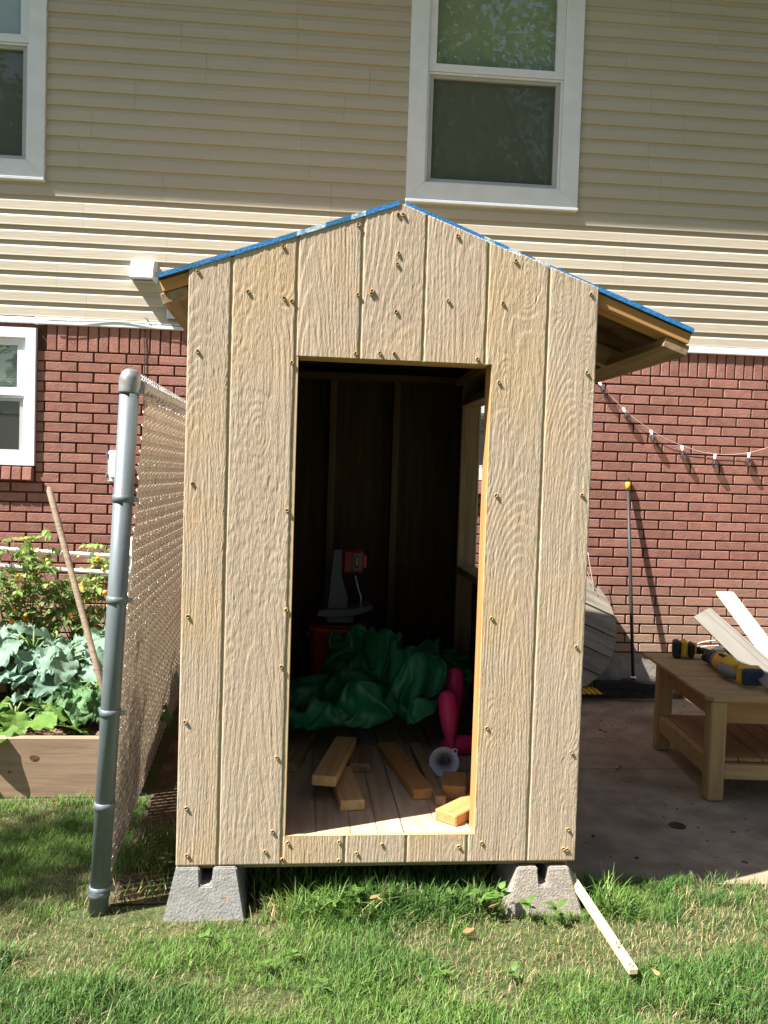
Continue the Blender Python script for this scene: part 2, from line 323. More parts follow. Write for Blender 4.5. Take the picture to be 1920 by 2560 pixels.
LW = (-2.40, -1.379, 1.262, 2.163)          # lower windows: u0,u1,z0,z1
LW2 = (1.02, 2.02, 1.262, 2.163)
UW = (1.019, 2.194, 3.135, 4.86); UW2 = (-2.40, -1.344, 3.135, 4.86)
hol = lambda w_: (w_[0]+.02, w_[1]-.02, w_[2]+.02, w_[3]-.02)
holed('mortar', U0, U1, ZS-29*BC-.004, 2.26, [hol(LW), hol(LW2)], .0025, .16, M_MORTAR)
ob('foundation', boxm('foundation', (U0, U1, .008, .22, -.40, ZS-29*BC-.0045), M_FOUND, .004), house, MH)
holed('sheathing', U0, U1, 2.262, 5.2, [hol(UW), hol(UW2)], .022, .16, M_DARKROOM)
brm = []
for i in range(5):
    rs_ = random.Random(i); a = lambda: rs_.uniform(-.0012, .0012)
    me = boxm('brick', (-.0988+a(), .0988+a(), -.0085+a()*.6, .02, -.0276+a()*.5, .0276+a()*.5), M_BRICK, .0024); brm.append(me)
hbrm = [boxm('half_brick', (-.035, .035, -.0085, .02, -.029, .029), M_BRICK, .0028)]
solm = [boxm('soldier_brick', (-.0292+.0005*i, .0292-.0004*i, -.0085+.0006*i, .02, -.098, .098), M_BRICK, .0028) for i in range(3)]
blist = []
def inwin(u, z, pad=0): return any(w_[0]-pad < u < w_[1]+pad and w_[2]-.105 < z < w_[3]+.1 for w_ in (LW, LW2))
for rI in range(29):
    z = ZS-BC*(rI+.5); off = -1.2202 + (.105 if rI % 2 else 0) + BL/2
    k0 = math.floor((U0-off)/BL)
    for k in range(k0, k0+42):
        u = off+k*BL
        if u-.1 < U0 or u+.1 > U1: continue
        a, b_ = u-.1, u+.1; cut = None
        for w_ in (LW, LW2):
            if w_[2]-.10 < z < w_[3]+.1:
                if a < w_[1] and b_ > w_[0]:
                    if b_ > w_[1]+.03 and a < w_[1]: cut = (w_[1]+.004, b_)
                    elif a < w_[0]-.03 and b_ > w_[0]: cut = (a, w_[0]-.004)
                    else: cut = 'skip'
        if cut == 'skip': continue
        blist.append(('h', u, z, cut))
def vis(u, z):                              # larger on screen = seen beside the shed
    return (-1.8 < u < -.45) or (2.30 < u < 3.55)
seen = [b for b in blist if vis(b[1], b[2]) ]
seen.sort(key=lambda b: (abs(b[1]-.35)))
hseen = [b for b in seen if (b[1] > 2.2) or b[2] > .75][:270]
rest = [b for b in blist if b not in hseen]
def brickM(u, z, rng): return MH @ T(u, rng.uniform(-.0012, .0012), z) @ Rz(rng.uniform(-.004, .004)) @ Ry(rng.uniform(-.003, .003))
rng = random.Random(3)
for b in hseen:
    if b[3]:
        a, c = b[3]; ob('brick', boxm('brick_cut', (a-(a+c)/2, c-(a+c)/2, -.0085, .02, -.029, .029), M_BRICK, .0028), house, brickM((a+c)/2, b[2], rng))
    else: ob('brick', rng.choice(brm), house, brickM(b[1], b[2], rng))
mb = MB()
for b in rest:
    if b[3]:
        a, c = b[3]; v, f = cbox(a-(a+c)/2, c-(a+c)/2, -.0085, .02, -.029, .029, .0028); mb.add(v, f, T((a+c)/2, 0, b[2]))
    else:
        me = rng.choice(brm); mb.add([x.co for x in me.vertices], [p.vertices for p in me.polygons], T(b[1], rng.uniform(-.001, .001), b[2]))
sol_rest = MB(); ns = 0
for k in range(-40, 100):
    u = -1.318+.0670*(k+.5)
    if u < U0+.04 or u > U1-.04 or any(w_[0]-.03 < u < w_[1]+.03 for w_ in (LW, LW2)): continue
    if -1.5 < u < -.45 or 2.2 < u < 3.6:
        ob('soldier_brick', solm[k % 3], house, MH @ T(u, rng.uniform(-.001, .001), ZS+.005+.098) @ Ry(rng.uniform(-.004, .004))); ns += 1
    else:
        me = solm[k % 3]; sol_rest.add([x.co for x in me.vertices], [p.vertices for p in me.polygons], T(u, 0, ZS+.005+.098))
mb.add(sol_rest.v, sol_rest.f)
ob('far_bricks', fixn(mb.mesh('far_bricks', M_BRICK)), house, MH, kind='stuff')
# white trim between brick and siding
def trim(u0, u1, z0, z1, dn=.027):
    ob('white_trim', fixn(mesh('white_trim', *prism([(-dn, z0), (-dn+.003, z0-.004), (.03, z0-.004), (.03, z1+.03), (-.012, z1+.006), (-dn, z1-.008)], u0, u1), M_WHITE)), house, MH @ Matrix(((0, 1, 0, 0), (1, 0, 0, 0), (0, 0, 1, 0), (0, 0, 0, 1))))
trim(-1.392, 1.0, 2.195, 2.232); trim(1.003, 2.05, 2.198, 2.232); trim(2.053, U1, 2.195, 2.232); trim(U0, -1.396, 2.200, 2.228, .02)
# lap siding, one object for each board
EXP = .0982; ZL = 2.3366
def lapmesh(u0, u1, h, lip):
    prof = [(-lip+.0005, .0), (-lip-.001, .0025), (-lip+.0006, .012), (-lip+.0022, h*.60), (-lip*.5, h*.665), (-.0012, h*.76), (-.0010, h+.006)]
    prof = [(.02, .0)]+prof+[(.02, h+.006)]
    n = len(prof); v = [(u0, y, z) for y, z in prof]+[(u1, y, z) for y, z in prof]
    f = [(i, i+1, n+i+1, n+i) for i in range(n-1)]+[tuple(range(n)), tuple(range(2*n-1, n-1, -1))]
    return fixn(mesh('siding_board', v, f, M_SIDING))
for k in range(-1, 28):
    z = ZL+EXP*k; h = EXP
    if k == -1: z = 2.240; h = ZL-2.240
    if z > 5.05: break
    pr = (k+1)//2; rg = random.Random(pr*13+1)
    cuts = [-1.2566+.0 if pr in (1,) else (-1.0938 if pr == 3 else (rg.uniform(-1.2, -.2)))]
    cuts += [2.5422 if pr in (3, 2) else rg.uniform(2.3, 3.4)] ; cuts += [.5228 if pr in (4,) else rg.uniform(.2, .9)]
    ed = sorted([U0, U1]+cuts); segs = list(zip(ed[:-1], ed[1:]))
    zc = z+h*.5
    for w_ in (UW, UW2):
        if w_[2]-.02 < zc < w_[3]:
            ns2 = []
            for a, b_ in segs:
                if b_ <= w_[0] or a >= w_[1]: ns2.append((a, b_)); continue
                if a < w_[0]: ns2.append((a, w_[0]))
                if b_ > w_[1]: ns2.append((w_[1], b_))
            segs = ns2
    lip = .0122 if k % 2 else .0108
    for i, (a, b_) in enumerate(segs):
        if b_-a < .03: continue
        ob('siding_board', lapmesh(a+.0006, b_-.0006, h, lip+.0006*(i % 2)), house, MH @ T(0, 0, z))
# eave and roof, above the picture
EZ = 2.975 + .56*math.tan(SUN_EL)/math.sin(SUN_AZ-HY) - .012
ob('soffit', boxm('soffit', (U0-.3, U1+.3, -.45, .10, EZ, EZ+.03), M_SOFFIT), house, MH)
ob('gutter', boxm('gutter', (U0-.3, U1+.3, -.56, -.453, EZ+.012, EZ+.13), M_WHITE, .01), house, MH)
ob('roof', fixn(mesh('roof', *prism([(-.50, EZ+.14), (-.50, EZ+.16), (4, EZ+1.8), (4, EZ+1.77)], U0-.3, U1+.3), M_ROOFH)), house, MH @ Matrix(((0, 1, 0, 0), (1, 0, 0, 0), (0, 0, 1, 0), (0, 0, 0, 1))))
ob('back_wall', boxm('back_wall', (U0, U1, .5, .6, -.4, 5.2), M_DARKROOM), house, MH)
for uu in (U0, U1-.05): ob('end_wall', boxm('end_wall', (uu, uu+.05, .22, .5, -.4, 5.2), M_DARKROOM), house, MH)

def ring(u0, u1, z0, z1, wl, wr, wb, wt, y0, y1, mat_, name, parent, mitre=True):
    b = [(u0, z0), (u1, z0), (u1, z1), (u0, z1)]; a = [(u0+wl, z0+wb), (u1-wr, z0+wb), (u1-wr, z1-wt), (u0+wl, z1-wt)]
    e = .003
    for i in range(4):
        j = (i+1) % 4; q = [b[i], b[j], a[j], a[i]]
        cx = sum(p[0] for p in q)/4; cz = sum(p[1] for p in q)/4
        v = [(x, y1, z) for x, z in q]+[(x, y0+e, z) for x, z in q]+[(x+(cx-x)*.0+(e if x < cx else -e)*.5, y0, z+(e if z < cz else -e)*.5) for x, z in q]
        f = [(0, 1, 5, 4), (1, 2, 6, 5), (2, 3, 7, 6), (3, 0, 4, 7), (4, 5, 9, 8), (5, 6, 10, 9), (6, 7, 11, 10), (7, 4, 8, 11), (8, 9, 10, 11)]
        ob(name, fixn(mesh(name, v, f, mat_)), parent, MH)
def window(W_, rail, casw, sash, lab, wrap=M_WHITE, sill=True, blind_top=True):
    u0, u1, z0, z1 = W_; wd = ob('window', boxm('window', (u0+.022, u1-.022, .125, .13, z0+.022, z1-.022), M_DARKROOM), house, MH, label=lab)
    ring(u0, u1, z0, z1, casw, casw, casw*.95, casw, -.030, .05, wrap, 'casing', wd)
    a0, a1, b0, b1 = u0+casw+.001, u1-casw-.001, z0+casw*.95+.001, z1-casw-.001
    ring(a0, a1, rail-.002, b1, sash+.012, sash+.012, .052, sash, -.008, .04, M_WHITE, 'upper_sash', wd)
    ring(a0, a1, b0, rail-.004, .016, .016, .014, .012, -.002, .05, M_WHITE, 'screen_stop', wd)
    ring(a0+.017, a1-.017, b0+.015, rail-.017, .028, .028, .024, .020, .012, .05, M_SCREENF, 'lower_sash', wd)
    ob('upper_pane', boxm('upper_pane', (a0+sash, a1-sash, .020, .023, rail+.03, b1-sash+.01), M_GLASS, .0005), wd, MH)
    ob('lower_pane', boxm('lower_pane', (a0+.03, a1-.03, .044, .047, b0+.02, rail-.02), M_GLASS, .0005), wd, MH)
    ob('insect_screen', mesh('insect_screen', [(a0+.03, .030, b0+.02), (a1-.03, .030, b0+.02), (a1-.03, .030, rail-.02), (a0+.03, .030, rail-.02)], [(0, 1, 2, 3)], M_SCREEN), wd, MH)
    # blind: thin slats
    mbb = MB(); z = b1-.01; zb_ = b0+.02 if blind_top else rail-.1
    while z > zb_:
        v = [(a0+.02, .065, z), (a1-.02, .065, z), (a1-.02, .078, z-.016), (a0+.02, .078, z-.016), (a0+.02, .0655, z-.001), (a1-.02, .0655, z-.001)]
        mbb.add(v[:4], [(0, 1, 2, 3)]); z -= .0165
    for t_ in (.12, .5, .88):
        uu = a0+(a1-a0)*t_; mbb.add(*cbox(uu-.001, uu+.001, .060, .0615, zb_, b1-.01, .0003))
    ob('blind', mbb.mesh('blind', M_BLIND), wd, MH)
    if sill: ob('sill', boxm('sill', (u0-.004, u1+.004, -.040, .02, z0-.022, z0-.001), M_WHITE, .004), wd, MH)
    return wd
window(UW, 3.995, .122, .045, 'white double-hung window above the shed roof')
window(UW2, 3.995, .109, .045, 'white double-hung window at the upper left corner of the view')
wl = window(LW, 1.722, .066, .045, 'white double-hung window in the brick wall at the left', M_ALU, sill=False, blind_top=False)
wl2 = window(LW2, 1.722, .066, .045, 'white double-hung window in the brick wall behind the shed', M_ALU, sill=False, blind_top=False)
rwm = boxm('sill_brick', (-.029, .029, -.052, .02, -.043, .043), M_BRICK, .003)
for w_, wo in ((LW, wl), (LW2, wl2)):
    u = w_[1]-.038
    while u > w_[0]:
        ob('sill_brick', rwm, wo, MH @ T(u, 0, 1.2045) @ Rx(R(-7))); u -= .0668

# ------------------------------------------------------------------ things fixed to the house
vh = thing('vent_hood', tuple(hp(-.70, 0, 2.5)), 'white curved dryer vent hood on the beige siding left of the shed roof', 'vent')
pr_ = [(0, 2.640), (-.018, 2.640), (-.05, 2.628), (-.078, 2.60), (-.096, 2.56), (-.106, 2.51), (-.100, 2.498), (0, 2.498)]
n_ = len(pr_)
v = [(-.770, y, z) for y, z in pr_]+[(-.624, y, z) for y, z in pr_]
ob('hood', fixn(mesh('hood', v, [(i, i+1, n_+i+1, n_+i) for i in range(n_-2)]+[tuple(range(n_)), tuple(range(2*n_-1, n_-1, -1))], M_WHITE)), vh, MH)
ob('flange', boxm('flange', (-.785, -.609, -.010, .01, 2.485, 2.650), M_WHITE, .003), vh, MH)
ob('flap', boxm('flap', (-.755, -.640, -.075, -.012, 2.503, 2.507), M_GREYP, .001), vh, MH)
vb = thing('vent_box', tuple(hp(-.46, 0, 2.2)), 'small square white vent box tucked under the left shed eave', 'vent')
ob('housing', boxm('housing', (-.535, -.38, -.055, .01, 2.255, 2.325), M_GREYP, .003), vb, MH)
ob('top_lid', boxm('top_lid', (-.540, -.375, -.060, .01, 2.3255, 2.382), M_WHITE, .004), vb, MH)
eb = thing('outlet_box', tuple(hp(-.86, 0, 1.17)), 'light grey electrical outlet box on brick behind the fence post', 'outlet box')
ob('box_body', boxm('box_body', (-.900, -.800, -.045, .0, 1.170, 1.378), M_WHITE, .008), eb, MH)
ob('cover_lid', boxm('cover_lid', (-.885, -.815, -.060, -.0455, 1.20, 1.35), M_WHITE, .006), eb, MH)
for zz in (1.20, 1.335): ob('hinge', boxm('hinge', (-.912, -.8995, -.05, -.02, zz, zz+.03), M_GREYP, .002), eb, MH)
cab = thing('wall_cable', tuple(hp(-.68, 0, 1.2)), 'thin black cable running along white trim and hanging down the brick', 'cable')
pts = [hp(u, .034+.004*math.sin(u*9), 2.222+.006*math.sin(u*7+1)-.018*(u+1.3)*.2) for u in np.linspace(-1.30, -.38, 24)]
ob('trim_run', mesh('trim_run', *tube(pts, .0025, 6), M_CABLE, True), cab)
pts = [hp(-.68+.02*math.sin(i*.9)*(i < 5), .036-.02*(i > 1), 2.262-.012*i if i < 4 else 2.226-(i-3)*.085) for i in range(14)]
ob('hanging_run', mesh('hanging_run', *tube(pts, .003, 6), M_CABLE, True), cab)

# ------------------------------------------------------------------ shed
shed = thing('garden_shed', (0, 0, 0), 'small unfinished tan wood shed with open doorway and blue-edged gable roof', 'shed')
XL, XR, G0, GP = 0.0, 1.3145, .1326, .2032
XPK, ZPK, PIT = .663, 2.132+Z0, .362
DX0, DX1, DZ0, DZ1 = .3439, .9703, .0923+Z0, 1.6395+Z0
def ztop(x):
    x = np.asarray(x, float); t = ZPK-PIT*np.abs(x-XPK) + np.where(x > 1.05, .006, 0)
    return t
gx = [G0+GP*i for i in range(6)]
strips = [(XL, gx[0]-.004)]+[(gx[i]+.004, gx[i+1]-.004) for i in range(5)]+[(gx[5]+.004, XR)]
def grain(x, z, s):                          # pressed wood grain relief in metres
    p = random.Random(100+s); xc = p.uniform(.03, .15); sp = [.0085, .012, .0085, .011, .0095, .009, .0078][s]
    warp = .012*fbm(z*2.2+s*7, z*0+s, 2)+.004*vnoise(z*7+s*3, x*3+s)
    zz = z*p.uniform(.05, .08)*(1 if s % 2 else -1)+.06*fbm(z*1.5+s, x*1.0+s*5, 2)
    d = np.sqrt((x-xc-warp)**2+(.02+zz)**2)+.0016*fbm(x*60+s, z*12+s*2, 3)
    for kn in range(3 if s in (0, 3, 5, 6) else 2):
        kx, kz = p.uniform(.04, .15), p.uniform(.2, 2.0)
        g = np.exp(-((x-kx)/.030)**2-((z-kz)/.085)**2); d = d+.055*g
    saw = (d/sp) % 1.0
    ringh = np.where(saw < .72, saw/.72, np.clip(1-(saw-.72)/.16, 0, 1))
    wx = x+.003*fbm(z*6+s, x*6+s, 2)
    fib = 1-2*np.abs(fbm(wx*150+s*11, z*7+s*5, 2))
    fib2 = fbm(wx*290+s*3, z*22+s, 2)
    rough = fbm(x*135+s*3, z*58+s*9, 2)
    band = np.clip(.55+1.5*fbm(x*6+s*4, z*2.0+s*8, 2), 0, 1)
    chat = {1: .95, 3: .8, 4: .5, 5: .55, 2: .2}.get(s, .35)
    cen = np.abs(x-xc-warp)-.010-.006*vnoise(z*5+s, z*0)
    flat = np.clip(-cen/.0025, 0, 1)*(vnoise(z*2.3+s*2, z*0+s) > -.15)*(1 if s in (0, 2, 6) else 0)
    h = .00110*ringh*(1-.75*band*chat)+.00065*fib*(1-.5*band*chat)+.00042*fib2+.00105*rough*band*chat
    return h*(1-.9*flat)+.0011*flat
def strip_mesh(s, x0, x1, z0, zhole=None, xhole=None):
    nx = max(3, int((x1-x0)/.0024)); xs = np.linspace(x0, x1, nx+1)
    if xhole is not None:
        j = np.argmin(abs(xs-xhole)); xs[j] = xhole
    zmax = float(ztop(XPK if x0 < XPK < x1 else np.array([x0, x1])).max())
    zs = np.arange(z0, zmax+.0048, .0048)
    if zhole:
        for q in zhole: zs[np.argmin(abs(zs-q))] = q
    Xg, Zg = np.meshgrid(xs, zs, indexing='ij'); zt = ztop(Xg); Zg2 = np.minimum(Zg, zt)
    Y = -.0025-grain(Xg-x0, Zg2-Z0, s)
    e = np.minimum(Xg-x0, x1-Xg); Y = Y+.0016*np.clip(1-e/.003, 0, 1)
    # pad a border ring folded back
    P = np.stack([Xg, Y, Zg2], -1); P = np.pad(P, ((1, 1), (1, 1), (0, 0)), mode='edge'); P[0, :, 1] = P[-1, :, 1] = .006; P[:, 0, 1] = P[:, -1, 1] = .006
    ni, nj = P.shape[:2]; idx = np.arange(ni*nj).reshape(ni, nj)
    q = np.stack([idx[:-1, :-1], idx[1:, :-1], idx[1:, 1:], idx[:-1, 1:]], -1).reshape(-1, 4)
    V = P.reshape(-1, 3); zq = V[q][:, :, 2]; yq = V[q][:, :, 1]; xq = V[q][:, :, 0]
    keep = ~((zq.max(1)-zq.min(1) < 1e-5) & (yq.max(1)-yq.min(1) < .002))
    if xhole is not None:
        keep &= ~((xq.mean(1) < xhole) & (zq.mean(1) > DZ0) & (zq.mean(1) < DZ1))
    return V, q[keep]
def clip_mesh(V, q, za, zb_):                # keep the faces between two heights
    zc = V[q][:, :, 2].mean(1); return q[(zc > za) & (zc < zb_)]
def addstrip(V, q, s):
    u_, inv = np.unique(q, return_inverse=True)
    ob('siding_board', npmesh('siding_board', V[u_], inv.reshape(q.shape), M_SIDE, True), shed)
for s, (a, b_) in enumerate(strips):
    if s in (2, 3, 4):
        V, q = strip_mesh(s, a, b_, Z0, (DZ0, DZ1)); addstrip(V, clip_mesh(V, q, DZ1, 9), s); addstrip(V, clip_mesh(V, q, 0, DZ0), s)
    elif s == 5:
        V, q = strip_mesh(s, a, b_, Z0, (DZ0, DZ1), DX1); addstrip(V, q, s)
    else:
        V, q = strip_mesh(s, a, b_, Z0); addstrip(V, q, s)
# groove bed behind the boards (plywood sheet with the doorway cut out)
def sheetpoly(name, poly, y0, y1, m_): ob(name, fixn(mesh(name, *prism(poly, y0, y1), m_)), shed)
zt_ = lambda x: float(ztop(x))-.004
sheetpoly('siding_sheet', [(XL+.001, Z0+.001), (DX0, Z0+.001), (DX0, zt_(DX0)), (XL+.001, zt_(XL))], .0005, .0125, M_GROOVE)
sheetpoly('siding_sheet', [(DX1, Z0+.001), (XR-.001, Z0+.001), (XR-.001, zt_(XR)-.006), (DX1, zt_(DX1))], .0005, .0125, M_GROOVE)
sheetpoly('siding_sheet', [(DX0+.0003, DZ1), (DX1-.0003, DZ1), (DX1-.0003, zt_(DX1)), (XPK, zt_(XPK)), (DX0+.0003, zt_(DX0))], .0005, .0125, M_GROOVE)
sheetpoly('siding_sheet', [(DX0+.0003, Z0+.001), (DX1-.0003, Z0+.001), (DX1-.0003, DZ0), (DX0+.0003, DZ0)], .0005, .0125, M_GROOVE)
# raw sawn edges round the doorway
box('sawn_edge', (DX0-.0002, DX0+.0012, -.0022, .0130, DZ0, DZ1), M_WOOD, shed, b=.0003); box('sawn_edge', (DX1-.0012, DX1+.0002, -.0022, .0130, DZ0, DZ1), M_WOOD, shed, b=.0003)
box('sawn_edge', (DX0, DX1, -.0022, .0135, DZ0-.0002, DZ0+.0010), M_WOOD, shed, b=.0003); box('sawn_edge', (DX0, DX1, -.0022, .0130, DZ1-.0012, DZ1+.0002), M_WOOD, shed, b=.0003)
# framing: studs are 38 x 89 mm
def stud(name, d, m_=M_WOOD): return box(name, d, m_, shed, b=.003)
def vstud(x0, x1, y0, y1, z0, z1, m_=M_WOOD):  # long axis X in local space so that the grain runs along it
    L = z1-z0; w2, t2 = (x1-x0), (y1-y0)
    me = boxm('stud', (0, L, -w2/2, w2/2, -t2/2, t2/2), m_, .003)
    M = T((x0+x1)/2, (y0+y1)/2, z0) @ Matrix(((0, 1, 0, 0), (0, 0, 1, 0), (1, 0, 0, 0), (0, 0, 0, 1)))
    return ob('stud', me, shed, M)
ZF = .0923+Z0-.002                          # floor level
vstud(DX0-.036, DX0+.0024, .0142, .103, ZF+.001, DZ1+.05); vstud(DX1-.0012, DX1+.036, .0142, .092, ZF+.001, DZ1+.05, M_WOODW)
vstud(DX1+.0365, DX1+.075, .0142, .103, ZF+.001, DZ1+.05); vstud(.013, .051, .0142, .103, ZF+.001, 1.78+Z0); vstud(XR-.051, XR-.013, .0142, .103, ZF+.001, 1.78+Z0)
lumber('header', (DX0+.0028, .0585, DZ1+.012), (DX1-.0022, .0585, DZ1+.012), .089, .028, M_WOOD, shed)
YB = 2.05
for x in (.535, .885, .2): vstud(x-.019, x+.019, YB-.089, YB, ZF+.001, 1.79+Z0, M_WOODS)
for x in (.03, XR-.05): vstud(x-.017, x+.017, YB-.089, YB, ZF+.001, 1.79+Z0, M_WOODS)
lumber('top_plate', (.015, YB-.045, 1.81+Z0), (XR-.015, YB-.045, 1.81+Z0), .089, .038, M_WOODS, shed)
for y in (.45, .85, 1.25, 1.65): vstud(.0130, .1020, y-.019, y+.019, ZF+.001, 1.78+Z0)
for y in (.45, .83, 1.769): vstud(XR-.102, XR-.0125, y-.019, y+.019, ZF+.001, 1.78+Z0, M_WOODD)
for x in (.058, XR-.058): lumber('top_plate', (x, .11, 1.80+Z0), (x, YB-.09, 1.80+Z0), .089, .038, M_WOOD, shed)
for zz in (.80-.019+Z0, 1.653+.019+Z0): lumber('window_frame_board', (XR-.0572, .85, zz), (XR-.0572, 1.75, zz), .089, .038, M_WOODD, shed)
# side and back walls of vertical siding boards
y = .0135; k = 0
while y < YB+.08:
    y1 = min(y+.2032-.004, YB+.088)
    box('siding_board', (.0008, .0118, y, y1, Z0+.001, 1.885+Z0), M_SIDE, shed)
    if y < 1.749 and y1 > .85:
        ya, yb2 = y, y1
        box('siding_board', (XR-.0118, XR-.0008, y, y1, Z0+.001, .80+Z0), M_SIDE, shed); box('siding_board', (XR-.0118, XR-.0008, y, y1, 1.653+Z0, 1.885+Z0), M_SIDE, shed)
        if y < .85: box('siding_board', (XR-.0118, XR-.0008, y, .85, .8005+Z0, 1.6525+Z0), M_SIDE, shed)
        if y1 > 1.75: box('siding_board', (XR-.0118, XR-.0008, 1.75, y1, .8005+Z0, 1.6525+Z0), M_SIDE, shed)
    else: box('siding_board', (XR-.0118, XR-.0008, y, y1, Z0+.001, 1.885+Z0), M_SIDE, shed)
    y += .2032
sh = [(.013, Z0), (XR-.013, Z0), (XR-.013, zt_(XR)-.03), (XPK, zt_(XPK)-.02), (.013, zt_(0)-.02)]
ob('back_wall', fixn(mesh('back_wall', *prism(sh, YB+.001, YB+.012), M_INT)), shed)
for yy in (.0135+.0001,):
    pass
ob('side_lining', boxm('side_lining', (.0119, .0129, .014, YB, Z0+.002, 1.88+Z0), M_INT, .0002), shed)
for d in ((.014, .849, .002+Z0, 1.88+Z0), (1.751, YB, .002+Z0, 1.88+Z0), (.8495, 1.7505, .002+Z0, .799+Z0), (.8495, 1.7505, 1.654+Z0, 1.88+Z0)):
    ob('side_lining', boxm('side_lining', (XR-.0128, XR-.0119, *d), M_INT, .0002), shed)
# floor
x = .016; rg = random.Random(4)
while x < XR-.02:
    w_ = rg.choice((.089, .089, .115, .138)); x1 = min(x+w_, XR-.015); g = rg.choice((.0012, .0015, .004))
    yy = .0145
    box('floor_plank', (x, x1-g, yy, YB-.001, ZF-.02, ZF+rg.uniform(-.0012, .0008)), M_FLOOR, shed, b=.002); x = x1
for xx in (.07, XR-.07): lumber('floor_joist', (xx, .02, Z0+.025), (xx, YB, Z0+.025), .038, .09, M_WOODD, shed)
lumber('floor_joist', (.02, .035, Z0+.026), (XR-.02, .035, Z0+.026), .038, .088, M_WOODD, shed)
# roof
def slope_pt(x, off=0): return (x, ZPK-PIT*abs(x-XPK)+off)
ca = math.cos(math.atan(PIT)); sa = math.sin(math.atan(PIT)); TH = .0125
def roofpoly(xa, xb, o0, o1): return [(*slope_pt(xa, o0/ca),), (*slope_pt(xb, o0/ca),), (*slope_pt(xb, o1/ca),), (*slope_pt(xa, o1/ca),)]
XEL, XER = -.093, 1.646
for side, (xa, xb, yf) in {'left': (XEL, .652, -.0065), 'right': (.672, XER, .0035)}.items():
    rp = ob('roof_panel', fixn(mesh('roof_panel', *prism(roofpoly(xa, xb, .000, TH), yf+.003, 2.52), M_OSBTOP)), shed)
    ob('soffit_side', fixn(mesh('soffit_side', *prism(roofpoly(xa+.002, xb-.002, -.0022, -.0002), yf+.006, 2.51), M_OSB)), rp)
    # painted front edge in worn lengths
    cuts = [(xa, .20, M_BLUE), (.20, .33, M_BLUE), (.33, .42, M_PALEB), (.42, .50, M_BLUE), (.50, .545, M_PALEB), (.545, xb, M_BLUE)] if side == 'left' else [(xa, .93, M_BLUE), (.93, .965, M_PALEB), (.965, 1.01, M_BLUE), (1.01, 1.05, M_PALEB), (1.05, 1.10, M_BLUE), (1.10, 1.15, M_PALEB), (1.15, xb, M_BLUE)]
    for a, b_, m_ in cuts:
        vv, ff = prism(roofpoly(a, b_, -.0008, TH+.0008), yf, yf+.0028)
        ob('painted_edge', fixn(mesh('painted_edge', vv, ff, m_)), rp)
    xo = xa if side == 'left' else xb
    ob('painted_edge', fixn(mesh('painted_edge', *prism(roofpoly(xo-(.002 if side == 'left' else 0), xo+(.002 if side == 'right' else 0), -.0008, TH+.0008), yf, 2.52), M_BLUE)), rp)
def rafter(xa, xb, y0, y1, th=.038, o=-.003, m_=M_WOODW):
    pa = slope_pt(xa, (o-th/2)/ca); pb = slope_pt(xb, (o-th/2)/ca)
    return lumber('rafter', (pa[0], (y0+y1)/2, pa[1]), (pb[0], (y0+y1)/2, pb[1]), y1-y0, th, m_, shed)
rafter(XEL+.006, .66, .0135, .1025); rafter(.667, XER-.006, .0135, .1025)
for yy in (.55, 1.05, 1.55, 2.08, 2.45): rafter(XEL+.01, .66, yy, yy+.038, .075, m_=M_WOODD); rafter(.667, XER-.01, yy, yy+.038, .075, m_=M_WOODD)
for xo, sgn in ((XEL, 1), (XER, -1)):
    xc = xo+sgn*.050; pz = slope_pt(xc, (-.003-.038-.019)/ca)[1]
    M, L = frame((xc, .02, pz), (xc, 2.48, pz), (-sgn*0+ (sa if xc > XPK else -sa), 0, ca))
    ob('fascia', boxm('fascia', (0, L, -.0445, .0445, -.018, .018), M_WOODD, .003), shed, M)
box('ridge_gap_blocker', (.640, .686, .004, 2.50, ZPK-.0135, ZPK-.0105), M_OSB, shed, b=.0005)  # added under the ridge gap to keep a streak of sun out
lumber('ridge_board', (XPK, .11, ZPK-.075), (XPK, 2.48, ZPK-.075), .019, .10, M_WOOD, shed)
# screws standing proud with a collar of torn wood
SCREWS = [(0.027, 1.884), (0.289, 1.976), (0.522, 2.058), (0.648, 2.097), (0.664, 2.098), (0.841, 2.042), (0.183, 1.831), (0.296, 1.815), (0.321, 1.809), (0.528, 1.839), (0.57, 1.844), (0.574, 1.855), (0.653, 1.976), (0.65, 1.942), (0.651, 1.793), (0.817, 1.837), (0.997, 1.837), (1.034, 1.974), (1.288, 1.881), (0.032, 1.638), (0.326, 1.617), (0.526, 1.654), (0.603, 1.659), (0.65, 1.659), (0.919, 1.654), (0.993, 1.583), (1.285, 1.627), (0.026, 1.224), (0.323, 1.149), (0.998, 1.217), (1.285, 1.227), (0.021, 0.805), (0.329, 0.831), (0.998, 0.814), (1.287, 0.723), (0.02, 0.468), (0.318, 0.647), (0.312, 0.352), (0.996, 0.45), (1.285, 0.369), (0.029, 0.189), (0.304, 0.11), (0.993, 0.065), (1.285, 0.108), (0.035, 0.035), (0.282, 0.045), (0.354, 0.072), (0.339, 0.018), (0.52, 0.073), (0.579, 0.035), (0.522, 0.012), (0.662, 0.062), (0.916, 0.054), (1.272, 0.042), (1.285, 0.039)]
scm = []
for i in range(4):
    rg = random.Random(i); n = 10; v = []; f = []
    for j, (r_, y_) in enumerate([(.0066, .003), (.0055, -.0028), (.0048, -.0040), (.0030, -.0024), (.0026, .001)]):
        for k in range(n):
            a = 2*math.pi*k/n; q = r_*(1+rg.uniform(-.16, .16)); v.append((q*math.cos(a), y_+rg.uniform(-.002, .002)*(j in (1, 2)), q*math.sin(a)))
    for j in range(4):
        for k in range(n): f.append((j*n+k, j*n+(k+1) % n, (j+1)*n+(k+1) % n, (j+1)*n+k))
    scm.append(fixn(mesh('screw', v, f, M_BURR)))
